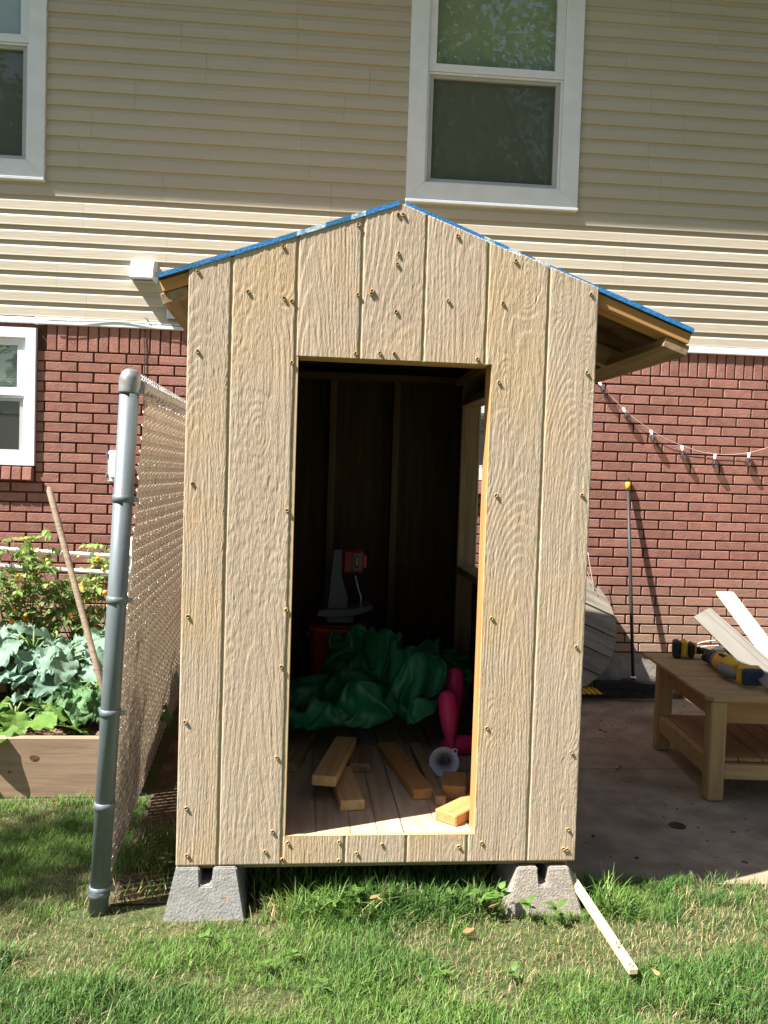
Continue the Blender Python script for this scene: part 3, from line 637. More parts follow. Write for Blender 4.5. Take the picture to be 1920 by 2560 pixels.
shm = fixn(mesh('screw_head', *lathe([(.0001, .0012), (.0016, .0010), (.0036, .0002), (.0036, -.002), (.001, -.006)], 8), M_SCREW))
for i, (x, z) in enumerate(SCREWS):
    c = ob('screw', scm[i % 4], shed, T(x, -.0045, z+Z0) @ Ry(i*1.3)); ob('screw_head', shm, c, T(x, -.0048, z+Z0) @ Rx(R(90)))

# ------------------------------------------------------------------ pier blocks
def pier(loc, wt, wb, h, slot, m_, lab):
    b = thing('pier_block', loc, lab, 'pier block', 'concrete pier blocks under the shed'); x, y, z = loc
    s = slot/2; t = wt/2; q = wb/2; sd_ = .055
    # cross slot cut in the top: front profile extruded, front and back faces battered
    prof = [(-q, 0), (q, 0), (t, h), (s, h), (s*.8, h-sd_), (-s*.8, h-sd_), (-s, h), (-t, h)]
    n = len(prof); v = []
    for k, fy in ((0, -1), (1, 1)):
        for px, pz in prof: yy = fy*(q+(t-q)*pz/h); v.append((px, yy, pz))
    f = [tuple(range(n)), tuple(range(2*n-1, n-1, -1))]+[(i, (i+1) % n, (i+1) % n+n, i+n) for i in range(n)]
    me = mesh('block', v, f, m_); bm = bmesh.new(); bm.from_mesh(me); bmesh.ops.recalc_face_normals(bm, faces=bm.faces)
    bmesh.ops.bevel(bm, geom=list(bm.edges), offset=.004, segments=2, affect='EDGES'); bm.to_mesh(me); bm.free()
    ob('block', me, b, T(x, y, z)); return b
pier((.097, .085, -.01), .192, .262, .166, .044, M_CONCG, 'smooth grey pier block under the left front corner of the shed')
pier((1.205, .075, -.01), .172, .262, .151, .040, M_CONC, 'rough beige concrete pier block under the right front corner of the shed')
pier((.097, 1.95, -.01), .192, .262, .164, .044, M_CONC, 'pier block under the left back corner of the shed')
pier((1.205, 1.95, -.01), .172, .262, .164, .044, M_CONC, 'pier block under the right back corner of the shed')

# ------------------------------------------------------------------ fence
fence = thing('chain_link_fence', (-.24, .02, 0), 'chain-link fence with tan privacy slats and grey end post beside the shed', 'fence')
PB, PT = Vector((-.245, .02, -.05)), Vector((-.176, .02, 1.70))
def ppt(z): t = (z-PB.z)/(PT.z-PB.z); return PB.lerp(PT, t)
pax = (PT-PB).normalized()
Mp = Matrix.Translation(PB) @ Vector((0, 0, 1)).rotation_difference(pax).to_matrix().to_4x4()
ob('post', mesh('post', *lathe([(.0005, 0), (.0302, 0), (.0302, 1.735), (.0005, 1.736)], 28), M_GALV, True), fence, Mp)
ob('post_cap', mesh('post_cap', *lathe([(.0335, 1.715), (.0340, 1.745), (.0325, 1.762), (.026, 1.778), (.015, 1.787), (.0005, 1.790)], 28), M_GALVL, True), fence, Mp)
bandm = mesh('tension_band', *lathe([(.0303, 0), (.0335, .001), (.0335, .022), (.0303, .023)], 28), M_GALV, True)
for z in (.055, .068, .34, .64, 1.00, 1.32, 1.66):
    bd = ob('tension_band', bandm, fence, Mp @ T(0, 0, z+.05)); p = ppt(z+.011)
    if z > .06: ob('band_bolt', boxm('band_bolt', (.028, .048, -.006, .006, .004, .018), M_GALVL, .001), bd, Mp @ T(0, 0, z+.05))
def fx(y, z):                                # fence surface: leans towards the shed at the top
    t = (z-.06)/1.6; return (-.238-.045*(y-.05))*(1-t)+(-.138+.010*(y-.05))*t
FY0, FY1 = .065, 2.55
ob('top_rail', mesh('top_rail', *tube([(fx(.03, 1.68)-.012, .03, 1.685), (fx(FY1, 1.68), FY1, 1.705)], .0178, 18), M_GALVL, True), fence)
ob('rail_cup', mesh('rail_cup', *tube([(-.165, .032, 1.683), (-.150, .075, 1.684)], .0245, 16), M_GALVL, True), fence)
slm = []
for i in range(3):
    vv = []; ff = []; n = 24; rr = random.Random(i)
    for j in range(n+1):
        z = j/n; wv = .0035*math.sin(z*math.pi*22+i)
        vv += [(0+wv, -.0155, z), (.0022+wv, -.011, z), (.0022+wv, .011, z), (wv, .0155, z)]
    for j in range(n):
        for k in range(3): ff.append((j*4+k, j*4+k+1, j*4+k+5, j*4+k+4))
    slm.append(mesh('privacy_slat', vv, ff, M_SLAT, True))
y = FY0+.018; i = 0; rg = random.Random(8)
while y < FY1:
    zt2 = 1.652+rg.uniform(-.012, .008); zb2 = .055+rg.uniform(-.012, .012); b0 = Vector((fx(y, zb2), y, zb2)); t0 = Vector((fx(y, zt2), y, zt2))
    ax = (t0-b0); L = ax.length; ax.normalize(); ys = Vector((0, 1, 0)); xs = ys.cross(ax)
    M = Matrix.Translation(b0) @ Matrix((xs, ys, ax*L)).transposed().to_4x4()
    ob('privacy_slat', slm[i % 3], fence, M); y += .0362; i += 1
mbw = MB(); pitch = .0362; yy = FY0; wi = 0
while yy < FY1:                              # each wire zigzags between two gaps, in front of a slat and behind it
    pts = []; nz = int(1.625/.021)
    for j in range(nz+1):
        z = .045+j*.021; far = (j+wi) % 2; o = pitch+.004 if far else -.004
        pts.append(Vector((fx(yy, z)+(.0045 if far else .0065), yy+o, z)))
        zm = z+.0105; pts.append(Vector((fx(yy, zm)+(.0085 if (j % 2) else -.0060), yy+pitch*.5, zm)))
    vv, ff = tube(pts, .0016, 4, True); mbw.add(vv, ff); yy += pitch; wi += 1
ob('wire_mesh', mbw.mesh('wire_mesh', M_WIRE, True), fence)
mbk = MB(); yy = FY0
while yy < FY1:                              # twisted wire ends above the rail
    for q in (-1, 1):
        mbk.add(*tube([(fx(yy, 1.68)-.020, yy, 1.665), (fx(yy, 1.69)+.004*q-.018, yy+.008*q, 1.705), (fx(yy, 1.70)-.003*q-.016, yy-.004*q, 1.726)], .0016, 4))
    yy += pitch
ob('knuckles', mbk.mesh('knuckles', M_WIRE, True), fence)
for yy in (.16, .42, .75, 1.2): 
    pts = [Vector((fx(yy, 1.69)+.024*math.cos(a), yy+.006*math.sin(a*.5), 1.688+.024*math.sin(a))) for a in np.linspace(-.4, 5.2, 14)]
    ob('tie_wire', mesh('tie_wire', *tube(pts, .0018, 5), M_GALVL, True), fence)
vv, ff = tube([(fx(FY1, 0)+.0, FY1+.03, -.05), (fx(FY1, 1.7), FY1+.03, 1.74)], .028, 18); ob('post', mesh('post_back', vv, ff, M_GALV, True), fence)

# ------------------------------------------------------------------ raised bed and garden
bed = thing('raised_bed', (-1.2, 1.0, 0), 'wooden raised garden bed filled with mulch left of the fence', 'garden bed')
box('bed_board', (-2.6, -.335, .995, 1.033, .0, .262), M_BED, bed, b=.004); box('bed_board', (-.372, -.334, 1.0335, 2.92, .0, .258), M_BED, bed, b=.004)
box('bed_board', (-2.6, -.335, 2.921, 2.955, .0, .258), M_BED, bed, b=.004)
nx_, ny_ = 90, 80; X, Y = np.meshgrid(np.linspace(-2.6, -.373, nx_), np.linspace(1.034, 2.92, ny_), indexing='ij')
Zs = .205+.022*fbm(X*3, Y*3, 3)+.016*fbm(X*16, Y*16, 3)+.05*np.clip((Y-1.6)/1.3, 0, 1)-.012*np.clip(1-(Y-1.03)/.05, 0, 1)
idx = np.arange(nx_*ny_).reshape(nx_, ny_); q = np.stack([idx[:-1, :-1], idx[1:, :-1], idx[1:, 1:], idx[:-1, 1:]], -1).reshape(-1, 4)
ob('mulch_bed', npmesh('mulch_bed', np.stack([X, Y, Zs], -1).reshape(-1, 3), q, M_MULCH, True), bed)
def soilz(x, y): return .20+.05*min(max((y-1.6)/1.3, 0), 1)
# wood chips: loose mulch
NCH = 5200; px = RS.uniform(-2.0, -.38, NCH); py = 1.04+RS.rand(NCH)**1.3*1.6; V = []; Fq = []; Cc = []
for i in range(NCH):
    L, wd_ = RS.uniform(.006, .026), RS.uniform(.002, .006); a = RS.uniform(0, 6.28); tl = RS.uniform(-.5, .5); z = .205+.022*float(fbm(np.array(px[i]*3), np.array(py[i]*3), 3))+.05*min(max((py[i]-1.6)/1.3, 0), 1)+.004
    dx, dy = math.cos(a)*L, math.sin(a)*L; ex, ey = -math.sin(a)*wd_, math.cos(a)*wd_; n = len(V)
    V += [(px[i]-dx-ex, py[i]-dy-ey, z-tl*.01), (px[i]+dx-ex, py[i]+dy-ey, z+tl*.012), (px[i]+dx+ex, py[i]+dy+ey, z+tl*.012+.003), (px[i]-dx+ex, py[i]-dy+ey, z-tl*.01+.003)]; Fq.append((n, n+1, n+2, n+3))
    g = RS.uniform(.4, 1.25); Cc += [(.24*g, .16*g, .10*g)]*4
ch = ob('wood_chips', npmesh('wood_chips', V, Fq, M_LEAF, False, np.array(Cc)), bed, kind='stuff')
kn = thing('x', (0, 0, 0), None, None) if False else None
for (kx, kz, ra, rb_) in ((-.735, .175, .020, .013), (-.835, .115, .008, .006), (-1.25, .15, .014, .010)):
    ob('knot', mesh('knot', [(kx+ra*math.cos(a)*(1+.1*math.sin(3*a)), .9938, kz+rb_*math.sin(a)) for a in np.linspace(0, 6.28, 18)[:-1]]+[(kx, .9925, kz)], [(i, (i+1) % 17, 17) for i in range(17)], M_KNOT, True), bed)
# wooden divider inside the bed
dv = thing('bed_edging', (-1.1, 1.95, .2), 'low brown timber edging half buried in the mulch behind the squash', 'edging')
for i, (a, b_) in enumerate(((-2.2, -1.155), (-1.15, -.90))): box('edging_board', (a, b_, 1.93+.02*i, 1.965+.02*i, .16, .275-.012*i), M_TABLED, dv, b=.006)

hd = thing('tool_handle', (-.45, 1.25, .2), 'weathered wooden tool handle leaning in the garden behind the fence post', 'tool handle')
hp0, hp1 = Vector((-.415, 1.10, .22)), Vector((-.864, 1.60, 1.17+Z0-.01))
# passes through the two sight lines of the photograph's handle
ob('shaft', mesh('shaft', *tube([hp0+(hp1-hp0)*t for t in (0, .3, .6, .9, .985, 1.0)], [.0135, .0145, .015, .0155, .0150, .007], 14), M_HANDLE, True), hd)
tr = thing('pvc_trellis', (-1.1, 2.5, .2), 'white plastic pipe trellis crossing behind the tomato plants', 'trellis')
for z0_, z1_ in ((.79+Z0, .745+Z0), (.69+Z0, .645+Z0)):
    pts = [(-2.2+1.6*t, 2.40, z0_+.045+(z1_-z0_-.045)*t-.012*math.sin(t*3.14)) for t in np.linspace(0, 1, 14)]
    ob('pipe', mesh('pipe', *tube(pts, .0125, 12), M_PVC, True), tr)
for xx in (-2.18, -.62): ob('upright_pipe', mesh('upright_pipe', *tube([(xx, 2.425, .15), (xx, 2.425, 1.02)], .0125, 12), M_PVC, True), tr)

# foliage helpers
def leaflet(L, wd_, fold=.25, droop=.3, n=4):
    v = []; f = []
    for j in range(n+1):
        t = j/n; hw = wd_*math.sin(math.pi*min(.08+t*.92, 1)**.8)*(1-.15*t); z = -droop*L*t*t
        v += [(t*L, -hw, z+fold*hw), (t*L, 0, z), (t*L, hw, z+fold*hw)]
    for j in range(n):
        for k in (0, 1): f.append((j*3+k, (j+1)*3+k, (j+1)*3+k+1, j*3+k+1))
    return np.array(v), np.array(f)
LF = leaflet(1, .30, .25, .3, 3); LF2 = leaflet(1, .34, .2, .25, 2)
def put(V, F, C, base, L, az, el, roll, col, tmpl=LF):
    tv, tf = tmpl; ca_, sa_ = math.cos(az), math.sin(az); ce, se = math.cos(el), math.sin(el)
    d = np.array([ca_*ce, sa_*ce, se]); s_ = np.array([-sa_, ca_, 0]); n_ = np.cross(d, s_); s2 = s_*math.cos(roll)+n_*math.sin(roll); n2 = np.cross(d, s2)
    P = base+L*(tv[:, :1]*d+tv[:, 1:2]*s2+tv[:, 2:]*n2); k = sum(len(x) for x in V); V.append(P); F.append(tf+k); C.append(np.tile(col, (len(P), 1)))
def tomato(cx, cy, w_, h, seed, lab):
    rg = np.random.RandomState(seed); t = thing('tomato_plant', (cx, cy, .22), lab, 'tomato plant', 'tomato plants in the raised bed')
    V, F, C = [], [], []; sm = MB(); nst = 14
    for s_ in range(nst):
        a0 = np.array([cx+rg.uniform(-.3, .3)*w_, cy+rg.uniform(-.12, .12), .22]); tip = np.array([cx+rg.uniform(-1, 1)*w_, cy+rg.uniform(-.2, .2), .22+h*rg.uniform(.55, 1.05)])
        mid = (a0+tip)/2+rg.uniform(-.08, .08, 3); pts = [a0*(1-u)**2+2*mid*u*(1-u)+tip*u*u for u in np.linspace(0, 1, 9)]
        sm.add(*tube(pts, [.005-.0035*u for u in np.linspace(0, 1, 9)], 5))
        for u in np.linspace(.12, 1, 15):
            p = a0*(1-u)**2+2*mid*u*(1-u)+tip*u*u; az = rg.uniform(0, 6.28); el = rg.uniform(-.3, .6); LL = rg.uniform(.09, .17)*(1.15-.45*u)
            d = np.array([math.cos(az)*math.cos(el), math.sin(az)*math.cos(el), math.sin(el)]); br = rg.uniform(.6, 1.25)
            base_c = np.array([.22, .33, .095])*br if rg.rand() < .85 else np.array([.34, .34, .08])*br
            for tt in (.3, .5, .7, .9, 1.0):
                q = p+d*LL*tt+np.array([0, 0, -.25*LL*tt*tt])
                for sg in ((-1, 1) if tt < .95 else (0,)):
                    put(V, F, C, q, rg.uniform(.026, .052), az+sg*rg.uniform(.7, 1.2), el-rg.uniform(.1, .8), rg.uniform(-.7, .7), base_c*rg.uniform(.85, 1.15))
    ob('foliage', npmesh('foliage', np.concatenate(V), np.concatenate(F), M_LEAF, True, np.concatenate(C)), t); ob('stem', sm.mesh('stem', M_STEM, True), t)
    return t, rg
tomm = [mesh('tomato', *lathe([(.0005, .95), (.5, .85), (.86, .5), (1, 0), (.86, -.5), (.5, -.85), (.0005, -.95)], 10), m_, True) for m_ in (M_TOMG, M_TOMO)]
for cx, cy, w_, h, sd_, lab in ((-1.25, 2.35, .30, .78, 1, 'leggy tomato plant with orange fruit at the far left of the bed'), (-.86, 2.42, .26, .84, 2, 'tomato plant with unripe green fruit just left of the fence post'), (-1.62, 2.2, .3, .72, 4, 'bushy tomato plant at the left edge of the view')):
    t, rg = tomato(cx, cy, w_, h, sd_, lab)
    for i in range(11):
        x, y, z = cx+rg.uniform(-1, 1)*w_*.9, cy-rg.uniform(.05, .24), .22+h*rg.uniform(.3, .92)
        r_ = rg.uniform(.010, .017); ob('tomato', tomm[1 if rg.rand() < .4 else 0], t, T(x, y, z) @ Matrix.Scale(r_, 4))
def bigleaf(seed, L, wd_, wav, nl=14, nw=10, lobes=0, curl=.35):
    rg = np.random.RandomState(seed); v = []; f = []
    for i in range(nl+1):
        t = i/nl; hw = wd_*(math.sin(math.pi*min(1, .06+t*.94))**.62)*(1-.12*t)*(1+lobes*math.sin(t*math.pi*7+seed))
        for j in range(nw+1):
            s_ = 2*j/nw-1; edge = abs(s_)**2
            z = -curl*L*t*t+.16*wd_*abs(s_)+wav*edge*math.sin(t*19+s_*2.5+seed)+.5*wav*edge*math.sin(t*43+seed*2+s_*4)+.010*rg.uniform(-1, 1)*edge*(wav*40)
            v.append((t*L+.25*wav*edge*math.sin(t*31+s_*3), s_*hw*(1+.06*math.sin(t*23+seed)), z))
    for i in range(nl):
        for j in range(nw): a = i*(nw+1)+j; f.append((a, a+nw+1, a+nw+2, a+1))
    return v, f
kalem = [mesh('kale_leaf', *bigleaf(s_, .19, .060, .016, nl=18, nw=10, lobes=.08), M_KALE, True) for s_ in range(4)]
curlm = [mesh('curly_leaf', *bigleaf(s_+20, .24, .075, .030, nl=26, nw=16, lobes=.10, curl=.3), M_CURLY, True) for s_ in range(4)]
sqm = [mesh('squash_leaf', *bigleaf(s_+40, .17, .088, .010, lobes=.07, curl=.30), M_SQUASH, True) for s_ in range(4)]
def rosette(name, cx, cy, zb, n, meshes, stemmat, hstem, lab, cat, grp, seed, spread=1., scale=1., lown=.2, el0=.2):
    rg = random.Random(seed); t = thing(name, (cx, cy, zb), lab, cat, grp); sm = MB(); gold = rg.uniform(0, 6)
    for i in range(n):
        u = i/max(1, n-1); az = gold+i*2.4; L = rg.uniform(.12, .2)*spread; zc = zb+hstem*(.25+.75*u)*rg.uniform(.8, 1.1)
        b0 = Vector((cx, cy, zb+hstem*.7*u)); b1 = Vector((cx+math.cos(az)*L*(1.1-.6*u), cy+math.sin(az)*L*(1.1-.6*u), zc))
        sm.add(*tube([b0, (b0+b1)/2+Vector((0, 0, .03)), b1], [.006, .005, .0035], 5))
        sc = rg.uniform(.8, 1.2)*scale; el = -(el0+rg.uniform(-.15, .35)-.7*u)
        M = Matrix.Translation(b1) @ Rz(az) @ Ry(-el*-1) @ Rx(rg.uniform(-.5, .5)) @ Matrix.Scale(sc, 4)
        ob('leaf', meshes[rg.randrange(len(meshes))], t, M)
    ob('stem', sm.mesh('stem', stemmat, True), t); return t
KG = 'kale plants in the raised bed'
rosette('kale_plant', -1.00, 1.86, .22, 26, kalem, M_STEM, .36, 'broad-leaved blue-green kale at the left edge of the view', 'kale', KG, 1, 1.15, 1.1)
rosette('kale_plant', -.80, 1.72, .22, 25, kalem, M_STEM, .30, 'broad-leaved blue-green kale drooping over bare mulch in mid bed', 'kale', KG, 2, 1.0, 1.05)
rosette('kale_plant', -.62, 2.0, .22, 25, kalem, M_STEM, .36, 'broad-leaved blue-green kale close behind the fence post', 'kale', KG, 3, 1.1, 1.05)
rosette('kale_plant', -1.3, 2.0, .22, 22, kalem, M_STEM, .40, 'broad-leaved blue-green kale beyond the left edge', 'kale', KG, 6, 1.1, 1.1)
rosette('curly_kale', -.60, 1.50, .21, 24, curlm, M_STEM, .20, 'frilly dark green curly kale nearest the fence post', 'kale', None, 4, .75, .82)
rosette('squash_plant', -.90, 1.27, .20, 13, sqm, M_STEM, .13, 'squash plant with wide flat green leaves at the front of the bed', 'squash', None, 5, 1.0, .95)
rosette('squash_plant', -1.2, 1.22, .20, 11, sqm, M_STEM, .12, 'squash plant with wide leaves partly beyond the left edge', 'squash', None, 9, 1.0, 1.0)

# ------------------------------------------------------------------ things by the house wall
br = thing('push_broom', (2.62, 2.86, 0), 'black push broom with yellow collar leaning upright against the brick wall', 'broom')
bt = hp(2.632, .022, 1.312); bb = Vector((2.655, 2.80, .085)); ax = (bt-bb)
ob('handle', mesh('handle', *tube([bb, bb+ax*.45, bb+ax*.955], .0118, 14), M_CABLE, True), br)
ob('collar', mesh('collar', *tube([bb+ax*.938, bb+ax*.978], .0165, 16), M_YEL, True), br)
ob('hanging_cap', mesh('hanging_cap', *tube([bb+ax*.9785, bb+ax*.990, bb+ax*1.0], [.0135, .0125, .009], 14), M_BLACK, True), br)
ob('clamp', mesh('clamp', *tube([bb+ax*.02, bb+ax*.028], .022, 14), M_PVC, True), br)
ob('head', fixn(mesh('head', *prism([(-.235, .045), (-.235, .085), (-.06, .092), (-.03, .105), (.03, .105), (.06, .092), (.235, .085), (.235, .045)], -.035, .035), M_BLACK)), br, T(2.62, 2.79, 0) @ Rz(R(-8)))
mbx = MB(); rg = random.Random(2)
for i in range(150):
    x = -.228+.456*i/149; 
    for y in (-.02, .02): mbx.add(*tube([(x, y, .046), (x+rg.uniform(-.01, .01), y*1.5+rg.uniform(-.008, .008), .004)], .003, 4))
ob('bristles', mbx.mesh('bristles', M_CABLE), br, T(2.62, 2.79, 0) @ Rz(R(-8)), kind='stuff')
yr = thing('yellow_rake_head', (2.33, 2.80, 0), 'yellow plastic rake head lying on the dirt beside the broom', 'rake')
for i in range(7): lumber('tine', (2.16+.035*i, 2.82+.006*i, .05), (2.17+.037*i, 2.70, .028), .027, .008, M_YEL, yr, b=.002)
lumber('bar', (2.14, 2.835, .055), (2.40, 2.86, .055), .03, .016, M_YEL, yr, b=.004)
# spool disc leaning on the wall
sp = thing('spool_disc', (2.12, 2.8, 0), 'round weathered plank disc leaning against the house wall behind the shed', 'spool end')
RD = .425; th_ = R(-24)
d0 = hp(2.13, .24, 0); cen = Vector((d0.x, d0.y, .015)); tilt = math.asin((.24-.02)/(2*RD))
Md = Matrix.Translation(cen) @ Rz(HY) @ Rx(-tilt) @ T(0, 0, RD)
def circ_strip(h0, h1, r_):
    pts = []; 
    for h in np.linspace(h0, h1, 9): pts.append((math.sqrt(max(r_*r_-h*h, 0)), h))
    left = [(-x, h) for x, h in reversed(pts)]; return pts+left
edges = [-RD+.002, -.30, -.165, -.025, .115, .25, RD-.002]
for a, b_ in zip(edges[:-1], edges[1:]):
    pl = circ_strip(a+.005, b_-.005, RD); 
    me = fixn(mesh('disc_plank', *prism(pl, -.014, .014), M_GREYW)); pk = ob('disc_plank', me, sp, Md @ Ry(-th_))
    for sx in (-.8, -.35, .3, .72):
        hh = (a+b_)/2; xx = sx*math.sqrt(max(.01, RD*RD-hh*hh)); ob('nail', mesh('nail', *tube([(xx, -.0135, hh), (xx, -.0155, hh)], .0045, 8), M_SCREW), pk, Md @ Ry(-th_))
ob('hub_hole', mesh('hub_hole', *tube([(-.12+.275, -.0142, -.03), (-.12+.275, -.0150, -.03)], .034, 18), M_CABLE), sp, Md)
for i, pl in enumerate((-.2, .2)): box('back_batten', (-.3, .3, .0145, .035, pl-.03, pl+.03), M_GREYW, sp, Md)
ds = thing('dry_stalks', tuple(hp(2.4, .05, .3)), 'dry pale stalks sticking up over the leaning plank disc', 'stalks')
for (u_, z_), (u2, z2), (u3, z3_) in (((2.42, .50), (2.38, .62), (2.30, .745)), ((2.42, .50), (2.375, .66), (2.352, .79)), ((2.55, .30), (2.47, .50), (2.33, .64))):
    p = [hp(u_, .07, z_), hp(u2, .09, z2), hp(u3, .08, z3_)]; pts = [p[0]*(1-t)**2+p[1]*2*t*(1-t)+p[2]*t*t for t in np.linspace(0, 1, 9)]
    ob('stalk', mesh('stalk', *tube(pts, [.0045-.0025*t for t in np.linspace(0, 1, 9)], 6), M_CORD, True), ds)
# string lights
slt = thing('string_lights', tuple(hp(2.9, .1, 1.5)), 'drooping string of clear globe bulbs on white cord against the brick', 'string lights')
SB = [(2.397, 1.950), (2.574, 1.775), (2.777, 1.629), (3.006, 1.529), (3.248, 1.478), (3.493, 1.495), (3.70, 1.575), (3.90, 1.68)]
full = [(2.0, 2.19), (2.18, 2.09)]+SB+[(4.1, 1.80)]
cp = []
for i in range(len(full)-1):
    a, b_ = full[i], full[i+1]
    for t in np.linspace(0, 1, 7)[:-1]: cp.append(hp(a[0]+(b_[0]-a[0])*t, .024+.005*math.sin(i*1.7+t*3), a[1]+(b_[1]-a[1])*t+.020-.022*math.sin(t*math.pi)*.4))
ob('cord', mesh('cord', *tube(cp, .0017, 6), M_CORD, True), slt)
sockm = mesh('socket', *lathe([(.0005, .002), (.009, .0), (.0095, -.030), (.008, -.034), (.0005, -.035)], 12), M_PVC, True)
bulbm = mesh('bulb', *lathe([(.007, -.033), (.010, -.040), (.021, -.053), (.025, -.068), (.021, -.083), (.012, -.093), (.0005, -.097)], 16), M_BULB, True)
for i, (u_, z_) in enumerate(SB):
    til = (-.55, -.5, -.35, -.15, .05, .1, .2, .3)[i]; Mb = MH @ T(u_, -.028, z_+.016) @ Ry(til) @ Rx(-.12)
    s_ = ob('socket', sockm, slt, Mb); ob('bulb', bulbm, s_, Mb)

# ------------------------------------------------------------------ table on the patio
TP = PZ+.0005
MT = T(2.29, 1.008, TP) @ Rz(R(-6))
tab = thing('slat_table', (2.29, 1.008, TP), 'low wooden slatted table with lower shelf on the shaded patio', 'table', M=MT)
HT = .495; WT, DT = 1.35, 1.01
def tb(name, d, m_, b=.003, parent=None): return ob(name, boxm(name, d, m_, b), parent or tab, MT)
nb = 7; pw = DT/nb
for i in range(nb):
    y0_, y1_ = i*pw+.003-.015, (i+1)*pw-.003-.015
    if i == 0:
        poly = [(-.022+.03, y0_), (WT, y0_), (WT, y1_), (-.022, y1_), (-.022, y0_+.028)]
        v = [(x, y, HT-.019) for x, y in poly]+[(x, y, HT) for x, y in poly]; n = 5
        ob('top_board', fixn(mesh('top_board', v, [tuple(range(n)), tuple(range(n, 2*n))]+[(k, (k+1) % n, (k+1) % n+n, k+n) for k in range(n)], M_TABLE)), tab, MT)
    else: tb('top_board', (-.022, WT, y0_, y1_, HT-.019+.0005*(i % 2), HT-.0006*(i % 3)), M_TABLE)
lx = .078
for x in (.0, WT-.10):
    for y in (.0, .745): 
        me = boxm('leg', (0, HT-.0195, -lx/2, lx/2, -lx/2, lx/2), M_TABLE, .008); ob('leg', me, tab, MT @ T(x+lx/2, y+lx/2, 0) @ Matrix(((0, 1, 0, 0), (0, 0, 1, 0), (1, 0, 0, 0), (0, 0, 0, 1))))
tb('apron', (lx+.0005, WT-.101, .012, .032, HT-.125, HT-.0198), M_TABLED); tb('apron', (.012, .034, lx+.0005, .744, HT-.105, HT-.0198), M_TABLED)
tb('apron', (lx+.0005, WT-.101, .785, .805, HT-.125, HT-.0198), M_TABLED)
tb('lower_rail', (lx+.0005, WT-.101, .008, .045, .105, .175), M_TABLE); tb('lower_rail', (.008, .045, lx+.0005, .744, .105, .195), M_TABLE); tb('lower_rail', (lx+.0005, WT-.101, .78, .815, .105, .175), M_TABLE)
x = .047
while x < WT-.14:
    me = boxm('shelf_board', (0, .73, 0, .108, -.009, .009), M_TABLED, .002); ob('shelf_board', me, tab, MT @ T(x+.108, .047, .187) @ Rz(R(90))); x += .114
ZTB = TP+HT
tsm = mesh('screw_head', *lathe([(.0001, .0006), (.0035, .0004), (.004, -.002)], 8), M_SCREW)
for i in range(nb):
    for x in (.02, .06): ob('screw_head', tsm, tab, MT @ T(x, i*pw+pw*.5-.015, HT))
def tpt(x, y, z=0): return MT @ Vector((x, y, HT+z))
# tools
rs1 = thing('cordless_driver', tuple(tpt(.165, .875)), 'yellow and black cordless driver lying with its battery end up on the table', 'power tool')
Mx = MT @ T(.165, .875, HT) @ Rz(R(-12))
ob('battery', boxm('battery', (-.055, -.012, -.042, .042, .002, .098), M_BLACK, .010), rs1, Mx); ob('battery_shell', boxm('battery_shell', (-.0115, .024, -.044, .044, .006, .104), M_YEL, .012), rs1, Mx)
ob('foot', boxm('foot', (.0245, .060, -.040, .040, .004, .092), M_BLACK, .012), rs1, Mx)
ob('yellow_side', boxm('yellow_side', (.0605, .072, -.034, .03, .030, .086), M_YEL, .005), rs1, Mx)
ob('grip', mesh('grip', *tube([(.070, 0, .050), (.115, -.045, .052), (.15, -.11, .046)], [.020, .019, .024], 14), M_BLACK, True), rs1, Mx)
ob('motor_body', mesh('motor_body', *tube([(.20, -.08, .046), (.165, -.105, .046), (.115, -.15, .044), (.09, -.17, .042)], [.030, .036, .035, .020], 16), M_BLACK, True), rs1, Mx)
rs2 = thing('reciprocating_saw', tuple(tpt(.50, .28)), 'yellow and black cordless saw with loop handle at the table front', 'power tool')
My = MT @ T(.249, .65, HT) @ Rz(R(-88)) @ Matrix.Scale(1.2, 4)
ob('front_boot', mesh('front_boot', *tube([(-.035, 0, .040), (.0, 0, .042), (.055, 0, .044)], [.020, .030, .036], 16), M_BLACK, True), rs2, My)
ob('shoe_collar', mesh('shoe_collar', *tube([(.055, 0, .044), (.078, 0, .044)], [.038, .040], 18), M_GREYP, True), rs2, My)
ob('body_shell', mesh('body_shell', *tube([(.0785, 0, .044), (.10, 0, .046), (.17, 0, .046), (.20, 0, .044), (.225, .012, .040)], [.038, .043, .042, .034, .022], 18), M_YEL, True), rs2, My)
hpnts = [(.205, .022, .050), (.25, .042, .055), (.31, .045, .055), (.345, .030, .052)]
ob('loop_handle', mesh('loop_handle', *tube(hpnts, [.017, .015, .016, .018], 12), M_YEL, True), rs2, My)
ob('lower_loop', mesh('lower_loop', *tube([(.17, -.030, .035), (.23, -.042, .034), (.30, -.035, .035), (.335, -.015, .042)], [.026, .022, .020, .018], 12), M_GREYP, True), rs2, My)
ob('battery_foot', boxm('battery_foot', (.330, .368, -.046, .052, .008, .086), M_YEL, .012), rs2, My); ob('battery', boxm('battery', (.3685, .395, -.040, .046, .012, .080), mat('blue_black', (.02, .035, .07), rough=.4), .008), rs2, My)
for i in range(3): ob('vent_slot', boxm('vent_slot', (.125+.018*i, .131+.018*i, -.030, -.012, .080, .0885), M_BLACK, .001), rs2, My)
bs = thing('black_tool_case', tuple(tpt(.37, .76)), 'black glove-like tool part lying behind the saw on the table', 'tool part')
ob('cloth_body', mesh('cloth_body', *tube([tpt(.31, .86, .03), tpt(.35, .84, .04), tpt(.38, .76, .035), tpt(.41, .68, .022), tpt(.44, .63, .018)], [.020, .042, .034, .018, .012], 12), M_CABLE, True), bs)
